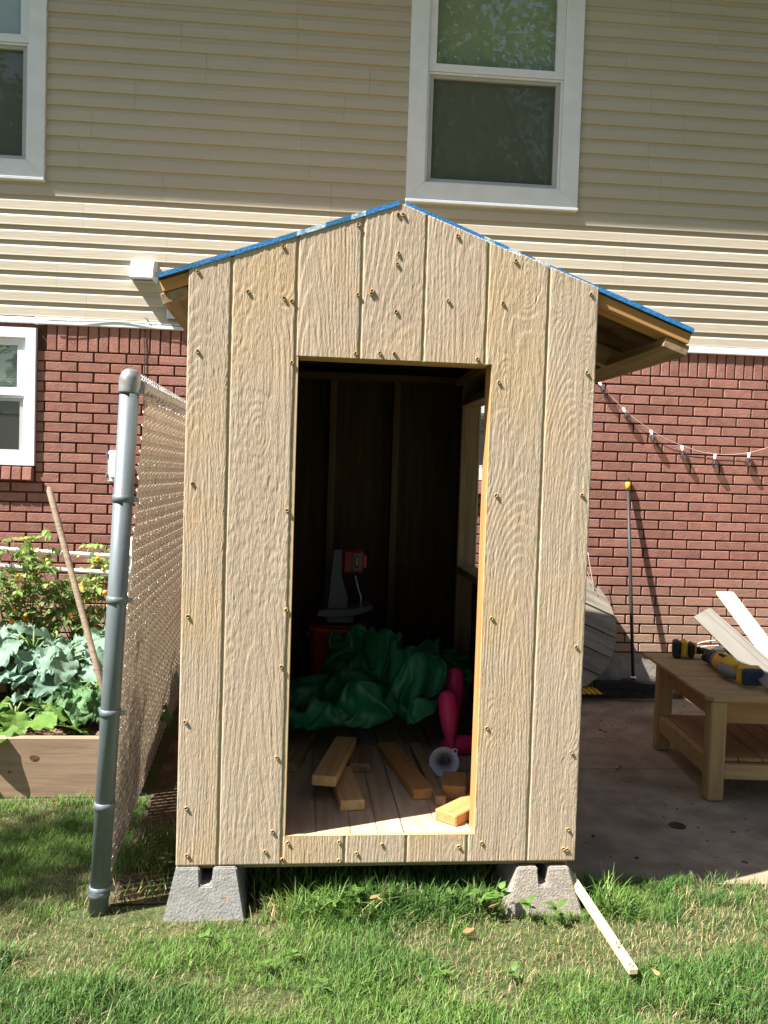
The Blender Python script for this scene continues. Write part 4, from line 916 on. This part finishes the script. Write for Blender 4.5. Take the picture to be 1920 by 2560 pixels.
def leanboard(name, p0, p1, wd_, th2, m_, lab, upv, lipm=None):
    t = thing(name, tuple(p0), lab, 'board'); M, L = frame(p0, p1, upv)
    ob('plank', boxm('plank', (0, L, -wd_/2, wd_/2, -th2/2, th2/2), m_, .002), t, M)
    if lipm: ob('edge_lip', boxm('edge_lip', (0.001, L-.001, wd_/2+.0005, wd_/2+.012, -th2/2-.012, th2/2), m_, .002), t, M); ob('bead', boxm('bead', (0.001, L-.001, wd_/2-.03, wd_/2-.022, th2/2, th2/2+.004), m_, .001), t, M)
    return t

leanboard('trim_board', (2.88, 2.33, .475+Z0), (2.615, 1.02, .352+Z0), .105, .016, M_TRIM, 'grey moulded trim board lying across the table towards the house', (-.5, 0, .75), True)
leanboard('primed_board', (3.01, 2.30, .612+Z0), (2.935, 1.52, .318+Z0), .105, .018, M_CREAM, 'bright cream board sticking up in the sun over the table back', (0, 0, 1))
sb = thing('scrap_block', tuple(tpt(.62, .88)), 'short pine scrap block under the boards at the table back edge', 'wood block')
ob('block', boxm('block', (.50, .78, .85, .93, HT+.0005, HT+.075), M_WOOD, .003), sb, MT)
lc = thing('loose_tubing', tuple(tpt(.25, .9)), 'thin pinkish loop of tubing behind the driver battery on the table', 'tubing')
for q, hh in ((0, .085), (1, .06)):
    pts = [tpt(.20+.42*t, .93-.02*q, .01+hh*math.sin(math.pi*(.12+.88*t))) for t in np.linspace(0, 1, 16)]
    ob('loop', mesh('loop', *tube(pts, .0035, 6), M_CORD, True), lc)

# ------------------------------------------------------------------ things inside the shed
F0 = ZF
def scrap(name, p0, p1, wd_, th2, m_, lab, upv=(0, 0, 1), grp='lumber offcuts on the shed floor'):
    t = lumber(name, p0, p1, wd_, th2, m_, None, upv, .004, label=lab, cat='lumber', group=grp); return t
scrap('lumber_offcut', (.476, .285, F0+.078), (.585, .80, F0+.062), .089, .038, M_WOOD, 'lumber offcut propped up with its ringed end towards the doorway')
scrap('lumber_offcut', (.577, .205, F0+.0195), (.548, .56, F0+.0195), .089, .038, M_WOOD, 'short flat lumber offcut under the propped one')
scrap('lumber_offcut', (.628, .585, F0+.0195), (.650, .80, F0+.0195), .089, .038, M_WOODD, 'lumber block just behind the propped offcut')
scrap('lumber_offcut', (.846, .305, F0+.0195), (.765, .86, F0+.0195), .080, .038, M_WOODW, 'long dark offcut with angled end in the middle of the floor')
scrap('lumber_offcut', (.896, .240, F0+.0195), (.885, .86, F0+.0195), .040, .038, M_WOODD, 'narrow wood strip between the angled offcut and the funnel')
scrap('lumber_offcut', (.955, .30, F0+.026), (.985, .46, F0+.026), .089, .050, M_WOODW, 'short wood block in front of the funnel')
scrap('lumber_offcut', (.886, .090, F0+.0205), (1.06, .262, F0+.0205), .089, .040, M_WOODW, 'sunlit lumber block against the right door jamb')
scrap('lumber_offcut', (.345, .60, F0+.0195), (.47, 1.32, F0+.0195), .089, .038, M_WOODD, 'shaded lumber offcut along the left side of the floor')
# tarp
def drape():                                 # let a crumpled sheet fall over hidden clutter and keep its resting shape
    n, m = 68, 60; U_, V_ = np.meshgrid(np.linspace(-1, 1, n), np.linspace(-1, 1, m), indexing='ij')
    X = .765+.41*U_+.02*np.sin(V_*13); Y = 1.15+.36*V_+.02*np.sin(U_*15); Z = F0+.42+.10*np.sin(U_*5+2*np.sin(V_*3))*np.cos(V_*4.5+1.5*np.sin(U_*4))+.035*np.sin(U_*11+V_*9)+.012*np.sin(U_*23-V_*17)
    idx = np.arange(n*m).reshape(n, m); q = np.stack([idx[:-1, :-1], idx[1:, :-1], idx[1:, 1:], idx[:-1, 1:]], -1).reshape(-1, 4)
    o = bpy.data.objects.new('sheet', mesh('sheet', np.stack([X, Y, Z], -1).reshape(-1, 3), q.tolist())); COL.objects.link(o); tmp = [o]
    for d in ((-1, 3, -1, 4, F0-.2, F0), (.30, .42, 1.15, 1.35, F0, F0+.14), (.56, .72, 1.12, 1.38, F0, F0+.25), (.84, .98, 1.02, 1.30, F0, F0+.27), (1.06, 1.15, 1.0, 1.35, F0, F0+.24), (1.21, 1.4, .2, 2.4, F0, F0+1.5), (0., .105, .2, 2.4, F0, F0+1.5), (.42, .74, 1.56, 1.9, F0, F0+.44), (.1, 1.25, .74, .86, F0, F0+.10)):
        v, f = cbox(*d, b=.004); ob_ = bpy.data.objects.new('obstacle', fixn(mesh('obstacle', v, f))); COL.objects.link(ob_); tmp.append(ob_)
        ob_.modifiers.new('collision', 'COLLISION'); ob_.collision.thickness_outer = .01; ob_.collision.cloth_friction = 20
    md = o.modifiers.new('cloth', 'CLOTH'); c = md.settings; c.quality = 4; c.mass = .15; c.tension_stiffness = c.compression_stiffness = 25; c.shear_stiffness = 15; c.bending_stiffness = .12; c.air_damping = 2
    c.shrink_min = c.shrink_max = -.17
    cs = md.collision_settings; cs.distance_min = .008; cs.use_self_collision = True; cs.self_distance_min = .006; cs.collision_quality = 3; md.point_cache.frame_start = 1; md.point_cache.frame_end = 60
    for fr in range(1, 39): scene.frame_set(fr)
    me = bpy.data.meshes.new_from_object(o.evaluated_get(bpy.context.evaluated_depsgraph_get()))
    for t_ in tmp: bpy.data.objects.remove(t_, do_unlink=True)
    scene.frame_set(1); me.name = 'tarp'; me.materials.clear(); me.materials.append(M_TARP); me.shade_smooth(); return me
tarp = ob('tarp', drape(), None, T(0, -.05, 0), label='crumpled dark green tarp heaped on the shed floor', cat='tarp')
sb_ = tarp.modifiers.new('smooth', 'SUBSURF'); sb_.levels = sb_.render_levels = 1
# bucket and bench tool
bk = thing('bucket', (.58, 1.72, F0), 'orange plastic bucket behind the green tarp in the dark shed', 'bucket')
ob('pail', mesh('pail', *lathe([(.0005, .001), (.125, .001), (.128, .02), (.147, .40), (.152, .401), (.152, .372), (.149, .368), (.141, .395), (.0005, .10)], 32), M_ORANGE, True), bk, T(.58, 1.72, F0))
ob('lid', mesh('lid', *lathe([(.0005, .405), (.145, .405), (.150, .412), (.156, .412), (.157, .396), (.153, .392)], 32), M_RED, True), bk, T(.58, 1.72, F0))
ob('handle', mesh('handle', *tube([(.58+.158*math.cos(a), 1.72-.05*math.sin(a), F0+.36-.09*math.sin(a)) for a in np.linspace(0, math.pi, 16)], .003, 6), M_GALVL, True), bk)
zt3 = F0+.4125
bt_ = thing('bench_tool', (.60, 1.70, zt3), 'toy-like grey and red bench tool standing on the orange bucket', 'bench tool')
def bp(name, d, m_, b=.006, M=None): return ob(name, boxm(name, d, m_, b), bt_, M or T(.585, 1.68, zt3))
bp('base_block', (-.065, .075, -.06, .06, .001, .040), M_GREYP, .008)
ob('base_tray', fixn(mesh('base_tray', *prism([(-.115, .042), (-.105, .070), (-.06, .075), (.04, .075), (.14, .095), (.165, .098), (.170, .082), (.09, .050), (-.02, .038)], -.085, .085), M_GREYP)), bt_, T(.585, 1.68, zt3))
ob('column', fixn(mesh('column', *prism([(-.060, .0755), (-.036, .375), (.006, .378), (.006, .25), (.022, .19), (.040, .14), (.042, .0755)], -.03, .03), M_GREYP)), bt_, T(.585, 1.68, zt3))
bp('red_plate', (.045, .10, -.05, .03, .0755, .084), M_RED, .003)
bp('head', (.0065, .115, -.05, .05, .255, .382), M_RED, .014); bp('switch_plate', (.062, .102, -.056, -.0505, .275, .365), M_GREYP, .003); bp('switch', (.073, .090, -.060, -.0565, .290, .350), M_BLACK, .002); bp('switch_key', (.077, .086, -.063, -.0605, .30, .345), M_YEL, .001)
bp('knob', (.1155, .132, -.03, .03, .285, .355), M_ORANGE, .008)
ob('power_cord', mesh('power_cord', *tube([(.585+.075, 1.62, zt3+.25), (.585+.09, 1.615, zt3+.19), (.585+.108, 1.615, zt3+.14), (.585+.106, 1.62, zt3+.09)], .004, 7), M_FUNNEL, True), bt_)
# bats and funnel
def bat(loc, Mrot, lab, ln=.58):
    t = thing('toy_bat', loc, lab, 'toy bat'); k = ln/.58
    ob('barrel', mesh('barrel', *lathe([(.0005, .0), (.022, .003), (.035, .014), (.0405, .04), (.041, .16*k), (.038, .24*k), (.030, .32*k)], 24), M_PINK, True), t, Matrix.Translation(loc) @ Mrot)
    ob('handle', mesh('handle', *lathe([(.030, .3201*k), (.021, .39*k), (.016, .46*k), (.0155, .55*k), (.024, .562*k), (.024, .575*k), (.0005, .58*k)], 20), M_PINK, True), t, Matrix.Translation(loc) @ Mrot); return t
bat((1.012, .82, F0+.275), Rx(R(180)) @ Rx(R(-14)) @ Ry(R(3)), 'hot pink plastic bat standing barrel up in front of the tarp', .30)
bat((1.075, 1.00, F0+.335), Rx(R(180)) @ Rx(R(-8)), 'hot pink plastic bat standing behind the other bat, half under the tarp', .34)
bat((.995, .80, F0+.042), Rz(R(8)) @ Ry(R(90)), 'hot pink plastic bat lying on the floor behind the funnel', .30)
fu = thing('funnel', (.958, .56, F0), 'white plastic funnel lying on its side facing the doorway', 'funnel')
Mf = T(.957, .535, F0+.0600) @ Rz(R(-14)) @ Rx(R(-104))
ob('cone', mesh('cone', *lathe([(.0575, -.001), (.0595, 0), (.0590, .004), (.054, .006), (.013, .062), (.0115, .062), (.050, .007), (.0545, .002), (.0560, -.001)], 32), M_FUNNEL, True), fu, Mf)
ob('spout', mesh('spout', *lathe([(.0129, .0621), (.0095, .115), (.0082, .115), (.0112, .0621)], 20), M_FUNNEL, True), fu, Mf)
ob('hang_tab', mesh('hang_tab', *tube([(.040+.010*math.cos(a), -.0445-.010*math.sin(a), .001) for a in np.linspace(0, 6.2, 12)], .0025, 6), M_FUNNEL, True), fu, Mf)

# ------------------------------------------------------------------ stake on the lawn
st = thing('marker_stake', (1.33, -.2, .03), 'pale wooden stake with silver sticker lying on the grass by the right pier block', 'stake')
Ms, Ls = frame((1.318, .16, .085), (1.338, -.462, .050))
ob('shaft', boxm('shaft', (0, Ls, -.0135, .0135, -.009, .009), M_STAKE, .002), st, Ms)
ob('sticker', boxm('sticker', (Ls-.085, Ls-.028, -.0115, .0115, .0092, .0096), M_STICKER, .0001), st, Ms)
def inkring(x, y, ra_, rb_):
    ob('ink_mark', mesh('ink_mark', *tube([(x+ra_*math.cos(a), y+rb_*math.sin(a), .0094) for a in np.linspace(0, 6.28, 12)], .0014, 4), M_INK), st, Ms)
inkring(Ls-.118, .004, .008, .007); inkring(Ls-.016, 0, .007, .006)
ob('ink_mark', mesh('ink_mark', *tube([(Ls-.108, -.010, .0094), (Ls-.098, .0, .0094), (Ls-.094, -.008, .0094), (Ls-.104, .003, .0094)], .0014, 4), M_INK), st, Ms)

# ------------------------------------------------------------------ grass
def grass(name, N, region, hfun, keep, seed):
    rg = np.random.RandomState(seed); x = rg.uniform(region[0], region[1], N); y = rg.uniform(region[2], region[3], N); k = keep(x, y, rg); x = x[k]; y = y[k]; n = len(x)
    dry = np.clip((fbm(x*3.4+3, y*4.2+8, 3)-.02)/.22, 0, 1)+.9*np.exp(-((x+.17)/.2)**2-((y+.03)/.11)**2); dry = np.clip(dry, 0, 1); lush = np.clip(.5+2.4*fbm(x*2.8+30, y*3.6+4, 3), 0, 1)
    h = hfun(x, y, rg, lush)*(1-.45*dry); az = rg.uniform(0, 6.28, n); ln = np.abs(rg.normal(.62, .33, n)); wd_ = rg.uniform(.0008, .0016, n)*np.clip(h/.05, .7, 1.5)
    dx, dy = np.cos(az), np.sin(az); sx, sy = -dy, dx; tw = rg.uniform(-.6, .6, n); sx2 = sx*np.cos(tw)+dx*np.sin(tw); sy2 = sy*np.cos(tw)+dy*np.sin(tw)
    P = []
    for t_, wf in ((0, 1), (.45, .95), (.8, .6), (1.0, 0)):
        r_ = h*np.sin(np.clip(ln, 0, 1.3))*(t_**1.8)*1.05; zz = h*t_*(1-.32*np.clip(ln, 0, 1.3)*t_)
        bx, by = x+dx*r_, y+dy*r_
        if wf: P += [np.stack([bx-sx2*wd_*wf, by-sy2*wd_*wf, zz], -1), np.stack([bx+sx2*wd_*wf, by+sy2*wd_*wf, zz], -1)]
        else: P += [np.stack([bx, by, zz], -1)]
    P = np.stack(P, 1)                        # n,7,3
    b = (np.arange(n)*7)[:, None]; tri = np.concatenate([b+np.array(t_) for t_ in ((0, 1, 3), (0, 3, 2), (2, 3, 5), (2, 5, 4), (4, 5, 6))], 0)
    c1 = np.array([.10, .22, .035]); c2 = np.array([.20, .32, .075]); c3 = np.array([.46, .39, .20]); c4 = np.array([.08, .17, .042])
    m_ = rg.rand(n)[:, None]; C = c1*(1-m_)+c2*m_; lu = lush[:, None]; C = C*(1-.75*lu)+c4*(.75*lu); st_ = (rg.rand(n) < (.04+.50*dry))[:, None]; C = np.where(st_, c3*rg.uniform(.7, 1.1, (n, 1)), C)
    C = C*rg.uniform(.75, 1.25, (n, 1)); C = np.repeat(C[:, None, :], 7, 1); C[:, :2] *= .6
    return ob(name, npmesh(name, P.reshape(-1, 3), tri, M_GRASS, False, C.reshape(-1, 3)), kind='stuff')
def lawn_keep(x, y, rg):
    k = np.ones(len(x), bool)
    k &= ~((x > 1.335) & (y > .16-.03*(x-1.345)-.012*vnoise(x*30, y*0))); k &= ~((y > .93+.05*vnoise(x*9, x*0)) & (x < -.2))
    k &= ~((x > -.24) & (x < 1.34) & (y > .03+.03*vnoise(x*8, x*0)))
    k &= ~((np.hypot((x+.19)/.16, (y+.01)/.075) < 1) & (rg.rand(len(x)) < .8))
    k &= ~((x > -.04) & (x < .235) & (y > -.05)); k &= ~((x > 1.07) & (x < 1.34) & (y > -.06))
    d = np.clip((fbm(x*3.4+3, y*4.2+8, 3)-.02)/.22, 0, 1); k &= rg.rand(len(x)) > .5*d
    return k
def lawn_h(x, y, rg, lush):
    near = np.exp(-((y-.0)/.10)**2)*(x > -.1)*(x < 1.5); blk = ((np.abs(x-.1) < .19)|(np.abs(x-1.205) < .19))&(y > -.16); cl = np.clip(fbm(x*7+1, y*7+2, 2), 0, 1); return rg.uniform(.016, .052, len(x))*(.7+.4*lush+.7*cl)*(1+.9*near)*np.where(blk, .62, 1)
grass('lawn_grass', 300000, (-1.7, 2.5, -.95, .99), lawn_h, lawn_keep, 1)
def tall_keep(x, y, rg):
    k = (np.abs(y+.02-.02*vnoise(x*5, x*0)) < .07)&(x > .02)&(x < 1.48); k &= ~((x > 1.03) & (x < 1.36) & (rg.rand(len(x)) < .97)); k &= ~((x < .28) & (rg.rand(len(x)) < .97)); return k & (rg.rand(len(x)) < .10+.75*(vnoise(x*11, x*0+4) > .0))
grass('tall_grass', 7500, (-.05, 1.5, -.11, .09), lambda x, y, rg, l: .045+.10*rg.rand(len(x))**2.2, tall_keep, 2)
def shade_keep(x, y, rg): return (rg.rand(len(x)) < .25+.7*(fbm(x*5, y*5+3, 2) > .05)) & ~((x > -.04) & (x < .24) & (y < .24)) & ~((x > 1.06) & (x < 1.345) & (y < .24))
grass('shade_grass', 9000, (-.23, 1.33, .06, .75), lambda x, y, rg, l: rg.uniform(.03, .12, len(x)), shade_keep, 3)
# weeds and fallen leaves, one object each
wm = []
for s_ in range(4):
    mbl = MB(); rg = random.Random(s_+70)
    for i in range(7):
        v, f = leaflet(rg.uniform(.028, .055), rg.uniform(.010, .018), .2, .35, 5); az = i*2.4+rg.uniform(-.3, .3)
        mbl.add(v, [tuple(int(a) for a in q_) for q_ in f], T(math.cos(az)*.006, math.sin(az)*.006, rg.uniform(.015, .05)) @ Rz(az) @ Ry(-rg.uniform(.2, .9)))
    wm.append(mbl.mesh('weed', M_WEED, True))
wl_ = [(.98, -.07, .085, 'broadleaf weed left of the right pier block'), (1.04, -.085, .10, 'broadleaf weed at the left foot of the right pier block'), (1.13, -.10, .07, 'broadleaf weed in front of the right pier block'), (1.22, -.12, .06, 'small weed before the middle of the right pier block'), (.57, -.05, .09, 'pale broadleaf weed under the shed doorway'), (.68, -.03, .07, 'broadleaf weed below the shed sill right of centre'), (.38, -.30, .045, 'flat weed in the lawn in front of the left pier block'), (.30, -.36, .05, 'dandelion-like weed low in the lawn at lower left'), (.80, -.40, .04, 'flat weed low in the lawn at bottom centre'), (-.06, .22, .10, 'leafy weed in the shade between fence and shed'), (-.12, .40, .12, 'leafy weed deeper in the shade beside the fence'), (.83, .10, .10, 'shaded weed under the shed floor'), (.50, -.06, .075, 'yellowish weed below the left end of the door sill'), (.88, -.05, .085, 'broadleaf weed below the right end of the door sill'), (.12, -.20, .05, 'small flat weed just in front of the left pier block'), (1.0, -.42, .045, 'flat weed low in the lawn left of the stake tip'), (.46, -.45, .045, 'leafy weed at the bottom edge left of centre')]
for i, (x, y, z, lab) in enumerate(wl_):
    ob('weed', wm[i % 4], None, T(x, y, z-.035) @ Rz(i*1.1) @ Matrix.Scale(.85 if i < 6 else .6, 4), label=lab, cat='weed', group='broadleaf weeds in the lawn')
dm = []
for s_ in range(3):
    v, f = leaflet(.045, .014, .5, -.4, 5); dm.append(mesh('fallen_leaf', v, [tuple(int(a) for a in q_) for q_ in f], M_DEAD, True))
for i, (x, y, z, lab) in enumerate([(.62, -.07, .075, 'curled tan dead leaf in the grass below the doorway'), (.66, -.075, .06, 'brown dead leaf beside the weed below the doorway'), (.17, -.07, .085, 'orange dead leaf stuck to the left pier block'), (.90, -.20, .03, 'orange dead leaf on the lawn below the right pier block'), (1.42, -.45, .03, 'small orange leaf on the lawn right of the stake'), (-.25, -.12, .03, 'small orange leaf on the lawn left of the fence post'), (1.0, -.11, .06, 'red-brown dead leaf among the weeds'), (.73, -.45, .03, 'orange leaf fragment at the bottom of the lawn'), (-.62, .93, .01, 'crumpled tan leaf on the dirt before the raised bed')]):
    ob('fallen_leaf', dm[i % 3], None, T(x, y, z) @ Rz(i*2.1) @ Rx(.6*math.sin(i*3)) @ Matrix.Scale(.55 if 'small' in lab or 'fragment' in lab else .8, 4), label=lab, cat='leaf', group='fallen leaves')

# ------------------------------------------------------------------ trees behind and beside the photographer
def tree(loc, h, crown, n, leaf, seed, lab, trunk=.16, col=(.07, .13, .03), lean=(0, 0)):
    t = thing('shade_tree', loc, lab, 'tree', None); rg = np.random.RandomState(seed); x, y, z = loc; sm = MB()
    cx, cy, cz, rx, ry, rz_ = crown; top = np.array([cx, cy, cz])
    base = np.array(loc); pts = [base*(1-u)+top*u+np.array([.12*math.sin(u*5+seed), .1*math.cos(u*4), 0])*u*(1-u)*2 for u in np.linspace(0, 1, 9)]
    sm.add(*tube(pts, [trunk*(1-.8*u) for u in np.linspace(0, 1, 9)], 10))
    V, F, C = [], [], []; nb_ = 26
    for b in range(nb_):
        a = rg.uniform(0, 6.28); e = rg.uniform(-.6, 1.2); rr_ = rg.uniform(.35, 1)**.5; tip = top+np.array([rx*math.cos(a)*math.cos(e), ry*math.sin(a)*math.cos(e), rz_*math.sin(e)])*rr_
        st_ = pts[rg.randint(5, 9)]; sm.add(*tube([st_, (st_+tip)/2+np.array([0, 0, .05*rz_]), tip], [trunk*.22, trunk*.12, trunk*.04], 5))
        k = n//nb_; P = tip+rg.normal(0, .30, (k, 3))*np.array([rx, ry, rz_])*.62
        for p in P: put(V, F, C, p, leaf*rg.uniform(.6, 1.2), rg.uniform(0, 6.28), rg.uniform(-.9, .5), rg.uniform(-.8, .8), np.array(col)*rg.uniform(.6, 1.5), LF2)
    ob('crown', npmesh('crown', np.concatenate(V), np.concatenate(F), M_LEAF, True, np.concatenate(C)), t); ob('trunk', sm.mesh('trunk', M_BARK, True), t)
for i, (tx, ty, th, tr_, lab) in enumerate([(4.8, -9.0, 8.2, 4.0, 'tall leafy tree behind the photographer mirrored in the upper window'), (-1.5, -11.5, 6.0, 3.6, 'broad unseen tree added behind the photographer to block low sky'), (11.5, -7.0, 7.0, 4.0, 'big unseen tree added at the right to block low sky'), (-9.0, -11.5, 6.0, 3.6, 'round unseen tree added at the far left to block low sky')]):  # the last three are unseen, added to block low sky and deepen shade
    tree((tx, ty, 0), 9, (tx, ty, th, tr_, tr_*.85, tr_*1.2), (15000 if i == 0 else 7000), (.21 if i == 0 else .36), 3+i, lab, .22)
tree((-4.9, -.95, 0), 6, (-4.45, -1.0, 5.6, .55, .36, .75), 900, .085, 5, 'slim young tree left of the photographer shading the lawn edge', .07)

# leaf litter and grit on the patio
rgl = np.random.RandomState(77); V, F, C = [], [], []
for i in range(650):
    x, y = rgl.uniform(1.36, 3.1), rgl.uniform(.2, 2.85)
    put(V, F, C, np.array([x, y, PZ+.003]), rgl.uniform(.004, .015) if rgl.rand() < .95 else .03, rgl.uniform(0, 6.28), rgl.uniform(-.1, .2), rgl.uniform(-.5, .5), np.array([.13, .085, .05])*rgl.uniform(.4, 1.5), LF2)
ob('patio_litter', npmesh('patio_litter', np.concatenate(V), np.concatenate(F), M_LEAF, False, np.concatenate(C)), kind='stuff', label='dry leaf bits and grit scattered on the shaded patio', cat='litter')
